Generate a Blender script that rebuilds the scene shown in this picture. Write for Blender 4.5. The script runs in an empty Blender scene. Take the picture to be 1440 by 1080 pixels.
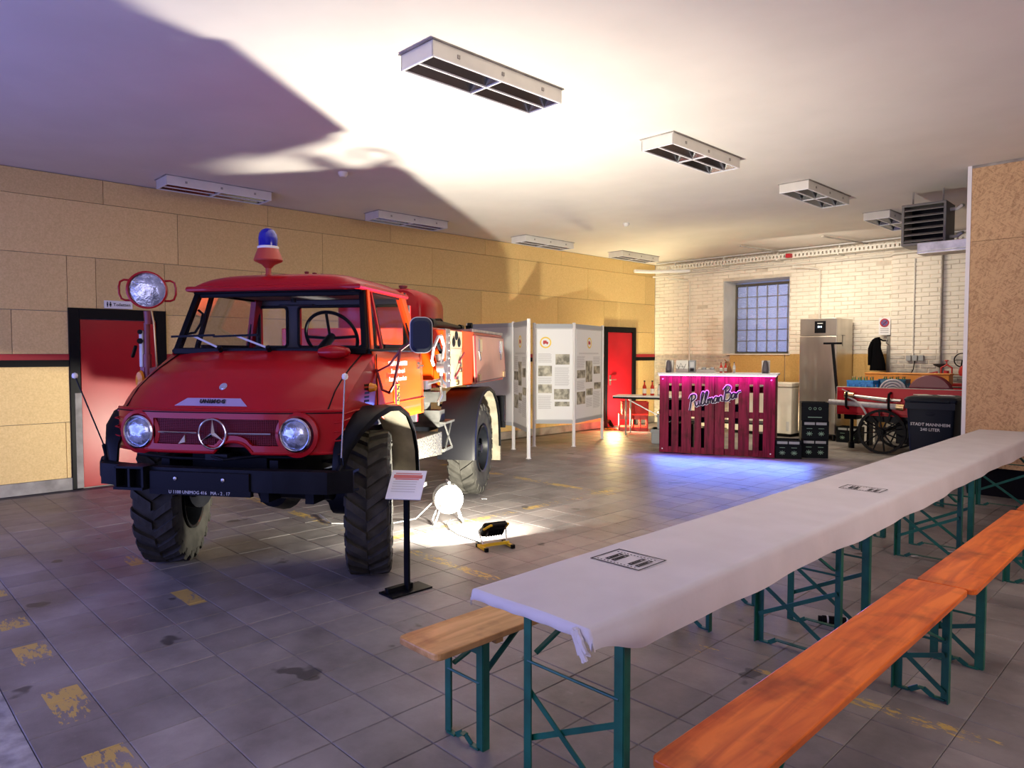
import bpy, bmesh, math, random
from mathutils import Vector, Matrix, Euler
S = bpy.context.scene
COL = S.collection
R = math.radians

# ------------------------------------------------------------------ camera
cd = bpy.data.cameras.new('camera'); cam = bpy.data.objects.new('camera', cd); COL.objects.link(cam)
cam.location = (0, 0, 1.6); cam.rotation_euler = (R(90-2.42), 0, R(45.6))
cd.sensor_width = 36; cd.lens = 993/1440*36; cd.clip_end = 200
S.camera = cam
S.view_settings.view_transform = 'Standard'; S.view_settings.look = 'None'
S.view_settings.exposure = 0.0; S.view_settings.gamma = 1; S.view_settings.use_curve_mapping = False

# ------------------------------------------------------------------ world and lights
W = bpy.data.worlds.new('dusk'); S.world = W; W.use_nodes = True
W.node_tree.nodes['Background'].inputs[0].default_value = (.42, .45, .74, 1)
W.node_tree.nodes['Background'].inputs[1].default_value = .42
def area(name, loc, target, sx, sy, power, col, spread=180):
    l = bpy.data.lights.new(name, 'AREA'); l.shape = 'RECTANGLE'; l.size = sx; l.size_y = sy
    l.energy = power; l.color = col; l.spread = R(spread)
    o = bpy.data.objects.new(name, l); COL.objects.link(o); o.location = loc
    o.rotation_euler = (Vector(target)-Vector(loc)).to_track_quat('-Z', 'Y').to_euler(); return o
# daylight and blue evening light that comes in through the open gates behind the camera
area('gate_daylight_left', (-5.6, -2.3, 1.3), (-5.4, 4, 1.2), 4.5, 2.2, 155, (.24, .29, 1.0))
area('gate_daylight_right', (-.6, -2.3, 1.9), (-1.6, 4, 1.6), 3.6, 2.4, 66, (.80, .70, 1.0))
# added warm fill without a lamp, right of the frame, soft from above
area('warm_fill_right', (1.6, 4.2, 3.3), (-3, 7, 1.2), 2.5, 2.5, 125, (1.0, .82, .68))
# floodlight on the floor by the truck: its own lamp is in its builder below
# floodlight on the floor by the far door
area('door_floodlight_beam', (-9.12, 11.95, .20), (-7.3, 14.3, 1.9), .25, .18, 200, (1.0, .86, .50))
area('door_floodlight_back', (-9.12, 11.95, .35), (-8.3, 11.0, .9), .20, .14, 32, (1.0, .80, .32))
# warm light without a fixture under the ceiling, aimed at the bar corner
area('bar_corner_light', (-5.2, 11.9, 3.45), (-5.4, 13.2, .8), 1.6, .5, 82, (1.0, .86, .66))
# evening sky outside the glass-block window
area('window_daylight', (-7.1, 16.2, 2.6), (-7.1, 14, 2.4), 2.6, 2.4, 22, (.42, .52, 1.0))
# added blue light without a lamp, washing the floor before the bar
area('bar_blue_fill', (-5.45, 10.04, .30), (-4.85, 8.5, -.25), 2.3, .05, 34, (.12, .24, 1.0), 140)
area('bar_pink_strip', (-5.655, 9.985, 1.262), (-5.69, 10.07, .95), 1.7, .02, 13, (.62, .01, 1.0), 150)

# ------------------------------------------------------------------ materials
def nt(name):
    m = bpy.data.materials.new(name); m.use_nodes = True
    n = m.node_tree.nodes; return m, n, m.node_tree.links, n['Principled BSDF']
MATS = {}
def mat(name, col, rough=.6, metal=0, noise=.0, scale=8, bump=0, coat=0, emis=0, alpha=1, dirt=None, stretch=None, ncol=None):
    if name in MATS: return MATS[name]
    m, n, l, b = nt(name)
    b.inputs['Base Color'].default_value = (*col, 1); b.inputs['Roughness'].default_value = rough
    b.inputs['Metallic'].default_value = metal
    if coat: b.inputs['Coat Weight'].default_value = coat; b.inputs['Coat Roughness'].default_value = .08
    if emis: b.inputs['Emission Color'].default_value = (*col, 1); b.inputs['Emission Strength'].default_value = emis
    if noise or bump:
        tc = n.new('ShaderNodeTexCoord'); mp = n.new('ShaderNodeMapping'); l.new(tc.outputs['Object'], mp.inputs[0])
        if stretch: mp.inputs['Scale'].default_value = stretch
        t = n.new('ShaderNodeTexNoise'); t.inputs['Scale'].default_value = scale; t.inputs['Detail'].default_value = 6
        l.new(mp.outputs[0], t.inputs['Vector'])
        if noise:
            r = n.new('ShaderNodeValToRGB'); e = r.color_ramp.elements
            lo = ncol or tuple(c*(1-noise) for c in col); e[0].position = .35; e[0].color = (*lo, 1)
            e[1].position = .65; e[1].color = (*(tuple(min(1, c*(1+noise*.4)) for c in col) if not ncol else col), 1)
            l.new(t.outputs['Fac'], r.inputs[0]); l.new(r.outputs[0], b.inputs['Base Color'])
        if bump:
            bp = n.new('ShaderNodeBump'); bp.inputs['Strength'].default_value = bump; bp.inputs['Distance'].default_value = .01
            l.new(t.outputs['Fac'], bp.inputs['Height']); l.new(bp.outputs[0], b.inputs['Normal'])
    if sum(col) < .18 and not metal: b.inputs['Specular IOR Level'].default_value = .10 if sum(col) < .07 else .2
    if name in ('truck_red', 'truck_red_lit', 'door_red', 'cart_red', 'chipboard'): b.inputs['Specular IOR Level'].default_value = .25
    MATS[name] = m; return m

def glass_mat(name, col=(1, 1, 1), gloss=.12, rough=.03):
    m, n, l, b = nt(name); n.remove(b)
    tr = n.new('ShaderNodeBsdfTransparent'); tr.inputs[0].default_value = (*col, 1)
    gl = n.new('ShaderNodeBsdfGlossy'); gl.inputs['Roughness'].default_value = rough
    fr = n.new('ShaderNodeFresnel'); fr.inputs[0].default_value = 1.45
    ad = n.new('ShaderNodeMath'); ad.operation = 'MULTIPLY'; ad.inputs[1].default_value = .35; l.new(fr.outputs[0], ad.inputs[0])
    mx = n.new('ShaderNodeMixShader'); l.new(ad.outputs[0], mx.inputs[0]); l.new(tr.outputs[0], mx.inputs[1]); l.new(gl.outputs[0], mx.inputs[2])
    l.new(mx.outputs[0], n['Material Output'].inputs[0]); MATS[name] = m; return m

def floor_mat():
    m, n, l, b = nt('slate_tiles')
    g = n.new('ShaderNodeNewGeometry')
    sc = n.new('ShaderNodeVectorMath'); sc.operation = 'DIVIDE'; sc.inputs[1].default_value = (.2975, .2975, 9); l.new(g.outputs['Position'], sc.inputs[0])
    ad = n.new('ShaderNodeVectorMath'); ad.operation = 'ADD'; ad.inputs[1].default_value = (.588, .09, 5.5); l.new(sc.outputs[0], ad.inputs[0])
    fl = n.new('ShaderNodeVectorMath'); fl.operation = 'FLOOR'; l.new(ad.outputs[0], fl.inputs[0])
    wn = n.new('ShaderNodeTexWhiteNoise'); l.new(fl.outputs[0], wn.inputs['Vector'])
    rp = n.new('ShaderNodeValToRGB'); e = rp.color_ramp.elements; e[0].color = (.185, .178, .185, 1); e[1].color = (.260, .250, .255, 1); l.new(wn.outputs['Value'], rp.inputs[0])
    t = n.new('ShaderNodeTexNoise'); t.inputs['Scale'].default_value = 1.7; t.inputs['Detail'].default_value = 9; t.inputs['Roughness'].default_value = .62; l.new(g.outputs['Position'], t.inputs['Vector'])
    r2 = n.new('ShaderNodeValToRGB'); e = r2.color_ramp.elements; e[0].position = .33; e[0].color = (.55, .53, .54, 1); e[1].position = .72; e[1].color = (1.5, 1.45, 1.4, 1); l.new(t.outputs['Fac'], r2.inputs[0])
    mu = n.new('ShaderNodeMix'); mu.data_type = 'RGBA'; mu.blend_type = 'MULTIPLY'; mu.inputs[0].default_value = 1; l.new(rp.outputs[0], mu.inputs[6]); l.new(r2.outputs[0], mu.inputs[7])
    # pale scuffs
    t3 = n.new('ShaderNodeTexNoise'); t3.inputs['Scale'].default_value = 9; t3.inputs['Detail'].default_value = 12; t3.inputs['Roughness'].default_value = .75; l.new(g.outputs['Position'], t3.inputs['Vector'])
    r3 = n.new('ShaderNodeValToRGB'); e = r3.color_ramp.elements; e[0].position = .60; e[0].color = (0, 0, 0, 1); e[1].position = .70; e[1].color = (.35, .35, .35, 1); l.new(t3.outputs['Fac'], r3.inputs[0])
    m3 = n.new('ShaderNodeMix'); m3.data_type = 'RGBA'; l.new(r3.outputs[0], m3.inputs[0]); l.new(mu.outputs[2], m3.inputs[6]); m3.inputs[7].default_value = (.36, .35, .34, 1)
    # oil stains
    t5 = n.new('ShaderNodeTexNoise'); t5.inputs['Scale'].default_value = 2.6; t5.inputs['Detail'].default_value = 3; l.new(g.outputs['Position'], t5.inputs['Vector'])
    r5 = n.new('ShaderNodeValToRGB'); e = r5.color_ramp.elements; e[0].position = .69; e[0].color = (0, 0, 0, 1); e[1].position = .71; e[1].color = (.75, .75, .75, 1); l.new(t5.outputs['Fac'], r5.inputs[0])
    m5 = n.new('ShaderNodeMix'); m5.data_type = 'RGBA'; l.new(r5.outputs[0], m5.inputs[0]); l.new(m3.outputs[2], m5.inputs[6]); m5.inputs[7].default_value = (.03, .027, .027, 1)
    # worn yellow bay markings (painted lines on the tiles)
    sp = n.new('ShaderNodeSeparateXYZ'); l.new(g.outputs['Position'], sp.inputs[0])
    def M(op, a, b2=None, c=None):
        q = n.new('ShaderNodeMath'); q.operation = op
        for i, v in enumerate((a, b2, c)):
            if v is None: continue
            if isinstance(v, (int, float)): q.inputs[i].default_value = v
            else: l.new(v, q.inputs[i])
        return q.outputs[0]
    X, Y = sp.outputs[0], sp.outputs[1]
    def band(v, c, hw): return M('COMPARE', v, c, hw)
    def rng(v, a, b2): return M('COMPARE', v, (a+b2)/2, (b2-a)/2)
    def dash(v, per, off, duty): return M('LESS_THAN', M('FRACT', M('ADD', M('DIVIDE', v, per), off)), duty)
    m1 = M('MULTIPLY', M('MULTIPLY', band(Y, .77, .075), rng(X, -9.5, -2.5)), dash(X, .72, .392, .55))
    m2 = M('MULTIPLY', M('MULTIPLY', band(Y, 1.69, .055), rng(X, -6.6, -4.1)), dash(X, 1.18, .2, .30))
    m4 = M('MULTIPLY', band(Y, 3.385, .05), rng(X, -9.0, -.6))
    m6 = M('MULTIPLY', band(X, -5.08, .05), rng(Y, 3.4, 6.6))
    m7 = M('MULTIPLY', band(Y, 6.42, .06), rng(X, -8.0, -4.9))
    tot = M('MAXIMUM', M('MAXIMUM', m1, m2), M('MAXIMUM', m4, M('MAXIMUM', m6, m7)))
    t4 = n.new('ShaderNodeTexNoise'); t4.inputs['Scale'].default_value = 26; t4.inputs['Detail'].default_value = 10; t4.inputs['Roughness'].default_value = .7
    mp4 = n.new('ShaderNodeMapping'); mp4.inputs['Scale'].default_value = (.5, 1.4, 1); l.new(g.outputs['Position'], mp4.inputs[0]); l.new(mp4.outputs[0], t4.inputs['Vector'])
    t6 = n.new('ShaderNodeTexNoise'); t6.inputs['Scale'].default_value = 2.2; t6.inputs['Detail'].default_value = 2; l.new(g.outputs['Position'], t6.inputs['Vector'])
    wear = M('GREATER_THAN', M('ADD', t4.outputs['Fac'], M('MULTIPLY', t6.outputs['Fac'], .8)), .925)
    my = n.new('ShaderNodeMix'); my.data_type = 'RGBA'; l.new(M('MULTIPLY', M('MULTIPLY', tot, wear), .85), my.inputs[0]); l.new(m5.outputs[2], my.inputs[6]); my.inputs[7].default_value = (.55, .38, .09, 1)
    l.new(my.outputs[2], b.inputs['Base Color'])
    rr = n.new('ShaderNodeMapRange'); rr.inputs[3].default_value = .34; rr.inputs[4].default_value = .66; l.new(t.outputs['Fac'], rr.inputs[0]); l.new(rr.outputs[0], b.inputs['Roughness'])
    bp = n.new('ShaderNodeBump'); bp.inputs['Strength'].default_value = .25; bp.inputs['Distance'].default_value = .01; l.new(t3.outputs['Fac'], bp.inputs['Height']); l.new(bp.outputs[0], b.inputs['Normal'])
    return m

def board_mat(name, c0, c1, scale, stretch=(1, 1, 1), osb=False):
    m, n, l, b = nt(name)
    g = n.new('ShaderNodeNewGeometry'); mp = n.new('ShaderNodeMapping'); mp.inputs['Scale'].default_value = stretch; l.new(g.outputs['Position'], mp.inputs[0])
    if osb:
        fs = []
        for k, (ang, s1) in enumerate(((.5, 1), (-.7, 1.1), (1.3, .9))):
            rot = n.new('ShaderNodeVectorRotate'); rot.rotation_type = 'Y_AXIS'; rot.inputs['Angle'].default_value = ang; l.new(g.outputs['Position'], rot.inputs['Vector'])
            mp2 = n.new('ShaderNodeMapping'); mp2.inputs['Scale'].default_value = (17*s1, 17, 85*s1); mp2.inputs['Location'].default_value = (k*3.1, 0, k*7.7); l.new(rot.outputs[0], mp2.inputs[0])
            v = n.new('ShaderNodeTexVoronoi'); v.inputs['Scale'].default_value = 1.0; l.new(mp2.outputs[0], v.inputs['Vector'])
            sep = n.new('ShaderNodeSeparateColor'); l.new(v.outputs['Color'], sep.inputs[0]); fs.append(sep.outputs[0])
        w = n.new('ShaderNodeTexNoise'); w.inputs['Scale'].default_value = 26; w.inputs['Detail'].default_value = 2; l.new(g.outputs['Position'], w.inputs['Vector'])
        g1 = n.new('ShaderNodeMath'); g1.operation = 'GREATER_THAN'; g1.inputs[1].default_value = .5; l.new(w.outputs['Fac'], g1.inputs[0])
        x1 = n.new('ShaderNodeMix'); l.new(g1.outputs[0], x1.inputs[0]); l.new(fs[0], x1.inputs[2]); l.new(fs[1], x1.inputs[3])
        x2 = n.new('ShaderNodeMix'); x2.inputs[0].default_value = .4; l.new(x1.outputs[0], x2.inputs[2]); l.new(fs[2], x2.inputs[3]); fac = x2.outputs[0]; hgt = fac
    else:
        t = n.new('ShaderNodeTexNoise'); t.inputs['Scale'].default_value = scale; t.inputs['Detail'].default_value = 8; t.inputs['Roughness'].default_value = .75; l.new(mp.outputs[0], t.inputs['Vector']); fac = t.outputs['Fac']; hgt = fac
    r = n.new('ShaderNodeValToRGB'); e = r.color_ramp.elements; e[0].position = .05 if osb else .35; e[0].color = (*c0, 1); e[1].position = .62 if osb else .65; e[1].color = (*c1, 1)
    l.new(fac, r.inputs[0])
    oi = n.new('ShaderNodeObjectInfo'); hv = n.new('ShaderNodeHueSaturation'); mr = n.new('ShaderNodeMapRange'); mr.inputs[3].default_value = .90; mr.inputs[4].default_value = 1.08
    l.new(oi.outputs['Random'], mr.inputs[0]); l.new(mr.outputs[0], hv.inputs['Value']); l.new(r.outputs[0], hv.inputs['Color']); l.new(hv.outputs[0], b.inputs['Base Color'])
    b.inputs['Roughness'].default_value = .65
    bp = n.new('ShaderNodeBump'); bp.inputs['Strength'].default_value = .15; bp.inputs['Distance'].default_value = .004; l.new(hgt, bp.inputs['Height']); l.new(bp.outputs[0], b.inputs['Normal'])
    MATS[name] = m; return m

def wood_mat(name, c0, c1, rough=.35, scale=(14, 1.2, 14)):
    m, n, l, b = nt(name)
    tc = n.new('ShaderNodeTexCoord'); mp = n.new('ShaderNodeMapping'); mp.inputs['Scale'].default_value = scale; l.new(tc.outputs['Object'], mp.inputs[0])
    t = n.new('ShaderNodeTexNoise'); t.inputs['Scale'].default_value = 1.6; t.inputs['Detail'].default_value = 6; t.inputs['Distortion'].default_value = .6; l.new(mp.outputs[0], t.inputs['Vector'])
    r = n.new('ShaderNodeValToRGB'); e = r.color_ramp.elements; e[0].position = .35; e[0].color = (*c0, 1); e[1].position = .62; e[1].color = (*c1, 1); l.new(t.outputs['Fac'], r.inputs[0])
    t2 = n.new('ShaderNodeTexNoise'); t2.inputs['Scale'].default_value = 5; t2.inputs['Detail'].default_value = 8; l.new(tc.outputs['Object'], t2.inputs['Vector'])
    r2 = n.new('ShaderNodeValToRGB'); e = r2.color_ramp.elements; e[0].position = .30; e[0].color = (.45, .36, .32, 1); e[1].position = .48; e[1].color = (1, 1, 1, 1); l.new(t2.outputs['Fac'], r2.inputs[0])
    mu = n.new('ShaderNodeMix'); mu.data_type = 'RGBA'; mu.blend_type = 'MULTIPLY'; mu.inputs[0].default_value = .8; l.new(r.outputs[0], mu.inputs[6]); l.new(r2.outputs[0], mu.inputs[7])
    l.new(mu.outputs[2], b.inputs['Base Color']); b.inputs['Roughness'].default_value = rough; b.inputs['Specular IOR Level'].default_value = .08 if 'red' in name else .3
    bp = n.new('ShaderNodeBump'); bp.inputs['Strength'].default_value = .12; bp.inputs['Distance'].default_value = .004; l.new(t.outputs['Fac'], bp.inputs['Height']); l.new(bp.outputs[0], b.inputs['Normal'])
    MATS[name] = m; return m

M_floor = floor_mat()
M_grout = mat('grout', (.10, .095, .095), .8, noise=.3, scale=6)
M_ceil = mat('ceiling_plaster', (.70, .665, .63), .8, noise=.05, scale=1.5, bump=.05)
M_chip = board_mat('chipboard', (.68, .47, .18), (.86, .63, .28), 55)
M_osb = board_mat('osb', (.36, .21, .10), (.58, .38, .20), 14, osb=True)
M_brick = mat('painted_brick', (.84, .79, .70), .75, noise=.08, scale=3, bump=.6)
M_mortar = mat('painted_mortar', (.66, .60, .51), .85, noise=.2, scale=5, bump=.5)
M_brickg = mat('grey_painted_brick', (.50, .47, .43), .75, noise=.2, scale=14, bump=.5)
M_panely = board_mat('ochre_board', (.55, .33, .10), (.68, .43, .15), 30)
M_concrete = mat('concrete', (.34, .32, .29), .8, noise=.35, scale=5, bump=.2)
M_black = mat('black_paint', (.005, .005, .007), .42)
M_blackm = mat('black_metal', (.007, .008, .011), .38, noise=.4, scale=6)
M_rubber = mat('rubber', (.045, .043, .038), .8, noise=.35, scale=9, bump=.2)
M_doorred = mat('door_red', (.42, .008, .018), .30, noise=.12, scale=2)
M_stripe = mat('stripe_red', (.42, .010, .022), .5)
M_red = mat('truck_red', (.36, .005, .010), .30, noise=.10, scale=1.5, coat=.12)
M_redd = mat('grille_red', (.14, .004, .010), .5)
M_red_lit = mat('truck_red_lit', (.70, .050, .002), .35, noise=.10, scale=2, coat=.25)  # truck red with the floodlight's orange cast put into the colour
M_chrome = mat('chrome', (.75, .76, .80), .15, metal=1)
M_alu = mat('aluminium', (.55, .54, .52), .38, metal=1, noise=.25, scale=12)
M_steel = mat('brushed_steel', (.62, .58, .52), .32, metal=1, noise=.15, scale=3, stretch=(1, 1, .2))
M_dark = mat('dark_interior', (.035, .035, .042), .6)
M_dgrey = mat('interior_grey', (.07, .07, .08), .6)
M_white = mat('white_lacquer', (.80, .80, .82), .4)
M_offwhite = mat('off_white', (.72, .70, .64), .5, noise=.08, scale=4)
M_panelw = mat('poster_white', (.76, .77, .80), .5)
M_grey = mat('grey_plastic', (.30, .32, .34), .5)
M_lgrey = mat('light_grey', (.52, .53, .55), .5)
M_green = mat('green_steel', (.006, .115, .080), .40, noise=.3, scale=9)
M_cloth = mat('cloth_white', (.66, .65, .70), .85, noise=.05, scale=5, bump=.35)
M_ink = mat('black_ink', (.03, .03, .035), .7)
M_plankr = wood_mat('red_stained_planks', (.085, .001, .014), (.19, .004, .032), .42, scale=(14, 14, 1.2))
M_bench_o = wood_mat('orange_bench_wood', (.60, .10, .016), (.86, .20, .030), .30)
M_bench_w = wood_mat('pale_bench_wood', (.56, .30, .10), (.76, .46, .19), .35)
M_yellow = mat('yellow_steel', (.75, .50, .02), .4)
M_cream = mat('cream_enamel', (.50, .42, .28), .4, noise=.15, scale=9)
M_pale = mat('lit_pale_liner', (.30, .27, .20), .8, noise=.3, scale=7)  # pale tone; on the fender liners it carries the floodlight in its colour
M_blackcrate = mat('black_crate', (.005, .007, .010), .45)
M_crater = mat('red_crate', (.55, .020, .012), .35)
M_crateb = mat('blue_crate', (.02, .28, .80), .4)
M_crateo = mat('orange_crate', (.75, .30, .05), .45)
M_bin = mat('bin_plastic', (.014, .018, .030), .42)
M_mint = mat('mint_print', (.20, .33, .25), .6)
M_bottleg = mat('green_bottle', (.05, .25, .08), .15)
M_bottler = mat('red_bottle', (.50, .03, .015), .12)
M_label = mat('label_paper', (.75, .70, .62), .6)
M_hose = mat('hose_grey', (.45, .43, .47), .6, noise=.2, scale=20)
M_maroon = mat('maroon_enamel', (.17, .02, .03), .4)
M_brass = mat('brass', (.60, .45, .25), .3, metal=1)
M_cloths = mat('black_fabric', (.002, .002, .003), 1.0)
M_glass = glass_mat('window_glass', (.95, .96, .96), gloss=0)
M_bluegl = mat('blue_lens', (.004, .006, .34), .08, coat=.6)
M_lens = mat('lamp_glass', (.52, .58, .72), .10, metal=.75, noise=.55, scale=16, bump=.8)
M_pinkled = mat('pink_led', (1.0, .35, .80), .5, emis=5)
M_flood = mat('flood_led', (1.0, .93, .75), .5, emis=60)
M_amber = mat('amber_lens', (.80, .28, .02), .2)
M_mirror = mat('mirror_face', (.20, .22, .30), .12, metal=1)
def photo_mat():
    m, n, l, b = nt('sepia_photo'); tc = n.new('ShaderNodeTexCoord')
    t = n.new('ShaderNodeTexNoise'); t.inputs['Scale'].default_value = 9; t.inputs['Detail'].default_value = 3; l.new(tc.outputs['Object'], t.inputs['Vector'])
    r = n.new('ShaderNodeValToRGB'); e = r.color_ramp.elements; e[0].position = .38; e[0].color = (.14, .13, .10, 1); e[1].position = .62; e[1].color = (.52, .49, .40, 1); l.new(t.outputs['Fac'], r.inputs[0]); l.new(r.outputs[0], b.inputs['Base Color']); return m
M_photo = photo_mat()
M_text = mat('grey_text', (.42, .42, .45), .7)
def blockglass():
    m, n, l, b = nt('glass_block'); tc = n.new('ShaderNodeTexCoord')
    v = n.new('ShaderNodeTexVoronoi'); v.inputs['Scale'].default_value = 45; l.new(tc.outputs['Object'], v.inputs['Vector'])
    b.inputs['Base Color'].default_value = (.70, .76, .95, 1); b.inputs['Roughness'].default_value = .18; b.inputs['Transmission Weight'].default_value = .6; b.inputs['IOR'].default_value = 1.3
    bp = n.new('ShaderNodeBump'); bp.inputs['Strength'].default_value = 1; bp.inputs['Distance'].default_value = .01; l.new(v.outputs['Distance'], bp.inputs['Height']); l.new(bp.outputs[0], b.inputs['Normal']); return m
M_block = blockglass()

# ------------------------------------------------------------------ mesh helpers
class MB:
    def __init__(s): s.v = []; s.f = []
    def add(s, vs, fs):
        o = len(s.v); s.v += [tuple(p) for p in vs]; s.f += [tuple(i+o for i in q) for q in fs]; return s
    def box(s, c, d, M=None):
        x, y, z = (k/2 for k in d); vs = [Vector((sx*x, sy*y, sz*z)) for sx in (-1, 1) for sy in (-1, 1) for sz in (-1, 1)]
        if M is not None: vs = [M @ p for p in vs]
        vs = [p+Vector(c) for p in vs]
        return s.add(vs, [(0, 1, 3, 2), (4, 6, 7, 5), (0, 4, 5, 1), (2, 3, 7, 6), (0, 2, 6, 4), (1, 5, 7, 3)])
    def bb(s, x0, x1, y0, y1, z0, z1): return s.box(((x0+x1)/2, (y0+y1)/2, (z0+z1)/2), (abs(x1-x0), abs(y1-y0), abs(z1-z0)))
    def bar(s, a, b, w, h, up=(0, 0, 1)):
        a = Vector(a); b = Vector(b); d = (b-a); L = d.length; d.normalize(); u = Vector(up)
        if abs(d.dot(u)) > .98: u = Vector((1, 0, 0)) if abs(d.x) < .9 else Vector((0, 1, 0))
        r = d.cross(u).normalized(); u2 = r.cross(d).normalized()
        M = Matrix((d, r, u2)).transposed(); return s.box((a+b)/2, (L, w, h), M)
    def ring(s, c, d, r, n):
        d = Vector(d).normalized(); u = Vector((0, 0, 1)) if abs(d.z) < .9 else Vector((1, 0, 0)); a = d.cross(u).normalized(); b = d.cross(a)
        return [Vector(c)+a*math.cos(2*math.pi*i/n)*r+b*math.sin(2*math.pi*i/n)*r for i in range(n)]
    def cyl(s, a, b, r0, r1=None, n=14, caps=True):
        r1 = r0 if r1 is None else r1; d = Vector(b)-Vector(a); v = s.ring(a, d, r0, n)+s.ring(b, d, r1, n)
        f = [(i, (i+1) % n, n+(i+1) % n, n+i) for i in range(n)]
        if caps: f += [tuple(range(n-1, -1, -1)), tuple(range(n, 2*n))]
        return s.add(v, f)
    def tube(s, pts, r, n=8, closed=False):
        P = [Vector(p) for p in pts]; m = len(P); rings = []; pa = None
        for i, p in enumerate(P):
            d = (P[(i+1) % m]-P[i-1]) if closed else (P[min(i+1, m-1)]-P[max(i-1, 0)])
            d.normalize()
            if pa is None: u = Vector((0, 0, 1)) if abs(d.z) < .9 else Vector((1, 0, 0)); a = d.cross(u).normalized()
            else: a = (pa-d*pa.dot(d)).normalized()
            pa = a; b = d.cross(a); rr = r[i] if isinstance(r, (list, tuple)) else r
            rings.append([p+a*math.cos(2*math.pi*k/n)*rr+b*math.sin(2*math.pi*k/n)*rr for k in range(n)])
        v = [q for g in rings for q in g]; f = []
        for i in range(m if closed else m-1):
            j = (i+1) % m
            f += [(i*n+k, i*n+(k+1) % n, j*n+(k+1) % n, j*n+k) for k in range(n)]
        if not closed: f += [tuple(range(n-1, -1, -1)), tuple(range((m-1)*n, m*n))]
        return s.add(v, f)
    def lathe(s, prof, n=24, M=None, close=False):
        v = []; m = len(prof)
        for i in range(n):
            a = 2*math.pi*i/n
            for r, z in prof:
                p = Vector((r*math.cos(a), r*math.sin(a), z)); v.append(M @ p if M is not None else p)
        f = []
        for i in range(n):
            j = (i+1) % n
            for k in range(m if close else m-1):
                q = (k+1) % m; f.append((i*m+k, j*m+k, j*m+q, i*m+q))
        return s.add(v, f)
    def prism(s, poly, a, b, ax=0):
        def P(u, w, t): return (t, u, w) if ax == 0 else ((u, t, w) if ax == 1 else (u, w, t))
        n = len(poly); v = [P(u, w, a) for u, w in poly]+[P(u, w, b) for u, w in poly]
        return s.add(v, [tuple(range(n-1, -1, -1)), tuple(range(n, 2*n))]+[(i, (i+1) % n, n+(i+1) % n, n+i) for i in range(n)])
    def grid(s, fn, nu, nv):
        v = [fn(i/nu, j/nv) for i in range(nu+1) for j in range(nv+1)]
        return s.add(v, [(i*(nv+1)+j, (i+1)*(nv+1)+j, (i+1)*(nv+1)+j+1, i*(nv+1)+j+1) for i in range(nu) for j in range(nv)])
    def loft(s, rings, closed=True, caps=False):
        n = len(rings[0]); v = [p for g in rings for p in g]; f = []
        for i in range(len(rings)-1):
            f += [(i*n+k, i*n+(k+1) % n, (i+1)*n+(k+1) % n, (i+1)*n+k) for k in range(n if closed else n-1)]
        if caps: f += [tuple(range(n-1, -1, -1)), tuple(range((len(rings)-1)*n, len(rings)*n))]
        return s.add(v, f)
    def mesh(s, name, m, smooth=False, ang=35):
        me = bpy.data.meshes.new(name); me.from_pydata(s.v, [], s.f); me.update()
        bm = bmesh.new(); bm.from_mesh(me); bmesh.ops.recalc_face_normals(bm, faces=bm.faces); bm.to_mesh(me); bm.free()
        me.materials.append(m)
        if smooth:
            me.polygons.foreach_set('use_smooth', [True]*len(me.polygons)); me.set_sharp_from_angle(angle=R(ang))
        return me
    def build(s, name, m, parent=None, smooth=False, bevel=0, solid=0, ang=35, kind=None, label=None, loc=None, rot=None):
        o = bpy.data.objects.new(name, s.mesh(name, m, smooth, ang)); COL.objects.link(o)
        if parent: o.parent = parent
        if solid: k = o.modifiers.new('solid', 'SOLIDIFY'); k.thickness = solid; k.offset = 0
        if bevel: k = o.modifiers.new('bevel', 'BEVEL'); k.width = bevel; k.segments = 2; k.limit_method = 'ANGLE'; k.angle_limit = R(40)
        if kind: o['kind'] = kind
        if label: o['label'] = label
        if loc: o.location = loc
        if rot: o.rotation_euler = rot
        return o
def tag(o, label, cat, group=None, kind=None):
    o['label'] = label; o['category'] = cat
    if group: o['group'] = group
    if kind: o['kind'] = kind
    return o
def empty(name, loc=(0, 0, 0), rz=0):
    o = bpy.data.objects.new(name, None); COL.objects.link(o); o.location = loc; o.rotation_euler = (0, 0, rz); o.empty_display_size = .1; return o
def kids(o): return [c for c in ALLC.get(o.name, [])]
def copy_tree(o, parent=None):
    c = o.copy(); COL.objects.link(c)
    if parent: c.parent = parent
    for ch in [x for x in bpy.data.objects if x.parent == o]: copy_tree(ch, c)
    return c
def text(body, name, m, parent, M, size, ext=.0015, align='CENTER', shear=0, bold=0, label=None, spacing=1):
    cu = bpy.data.curves.new(name, 'FONT'); cu.body = body; cu.size = size; cu.extrude = ext; cu.align_x = align; cu.align_y = 'CENTER'; cu.shear = shear; cu.offset = bold; cu.space_character = spacing; cu.resolution_u = 2
    t = bpy.data.objects.new(name, cu); COL.objects.link(t)
    dg = bpy.context.evaluated_depsgraph_get(); me = bpy.data.meshes.new_from_object(t.evaluated_get(dg))
    bpy.data.objects.remove(t); bpy.data.curves.remove(cu)
    me.transform(M); me.materials.clear(); me.materials.append(m)
    o = bpy.data.objects.new(name, me); COL.objects.link(o)
    if parent: o.parent = parent
    if label: o['label'] = label
    return o
def frame(x, y, z, o):
    x = Vector(x).normalized(); y = Vector(y).normalized(); z = Vector(z).normalized()
    M = Matrix.Identity(4)
    for i in range(3): M[i][0] = x[i]; M[i][1] = y[i]; M[i][2] = z[i]; M[i][3] = o[i]
    return M
def st(o): o['kind'] = 'structure'; return o
rnd = random.Random(7)
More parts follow.
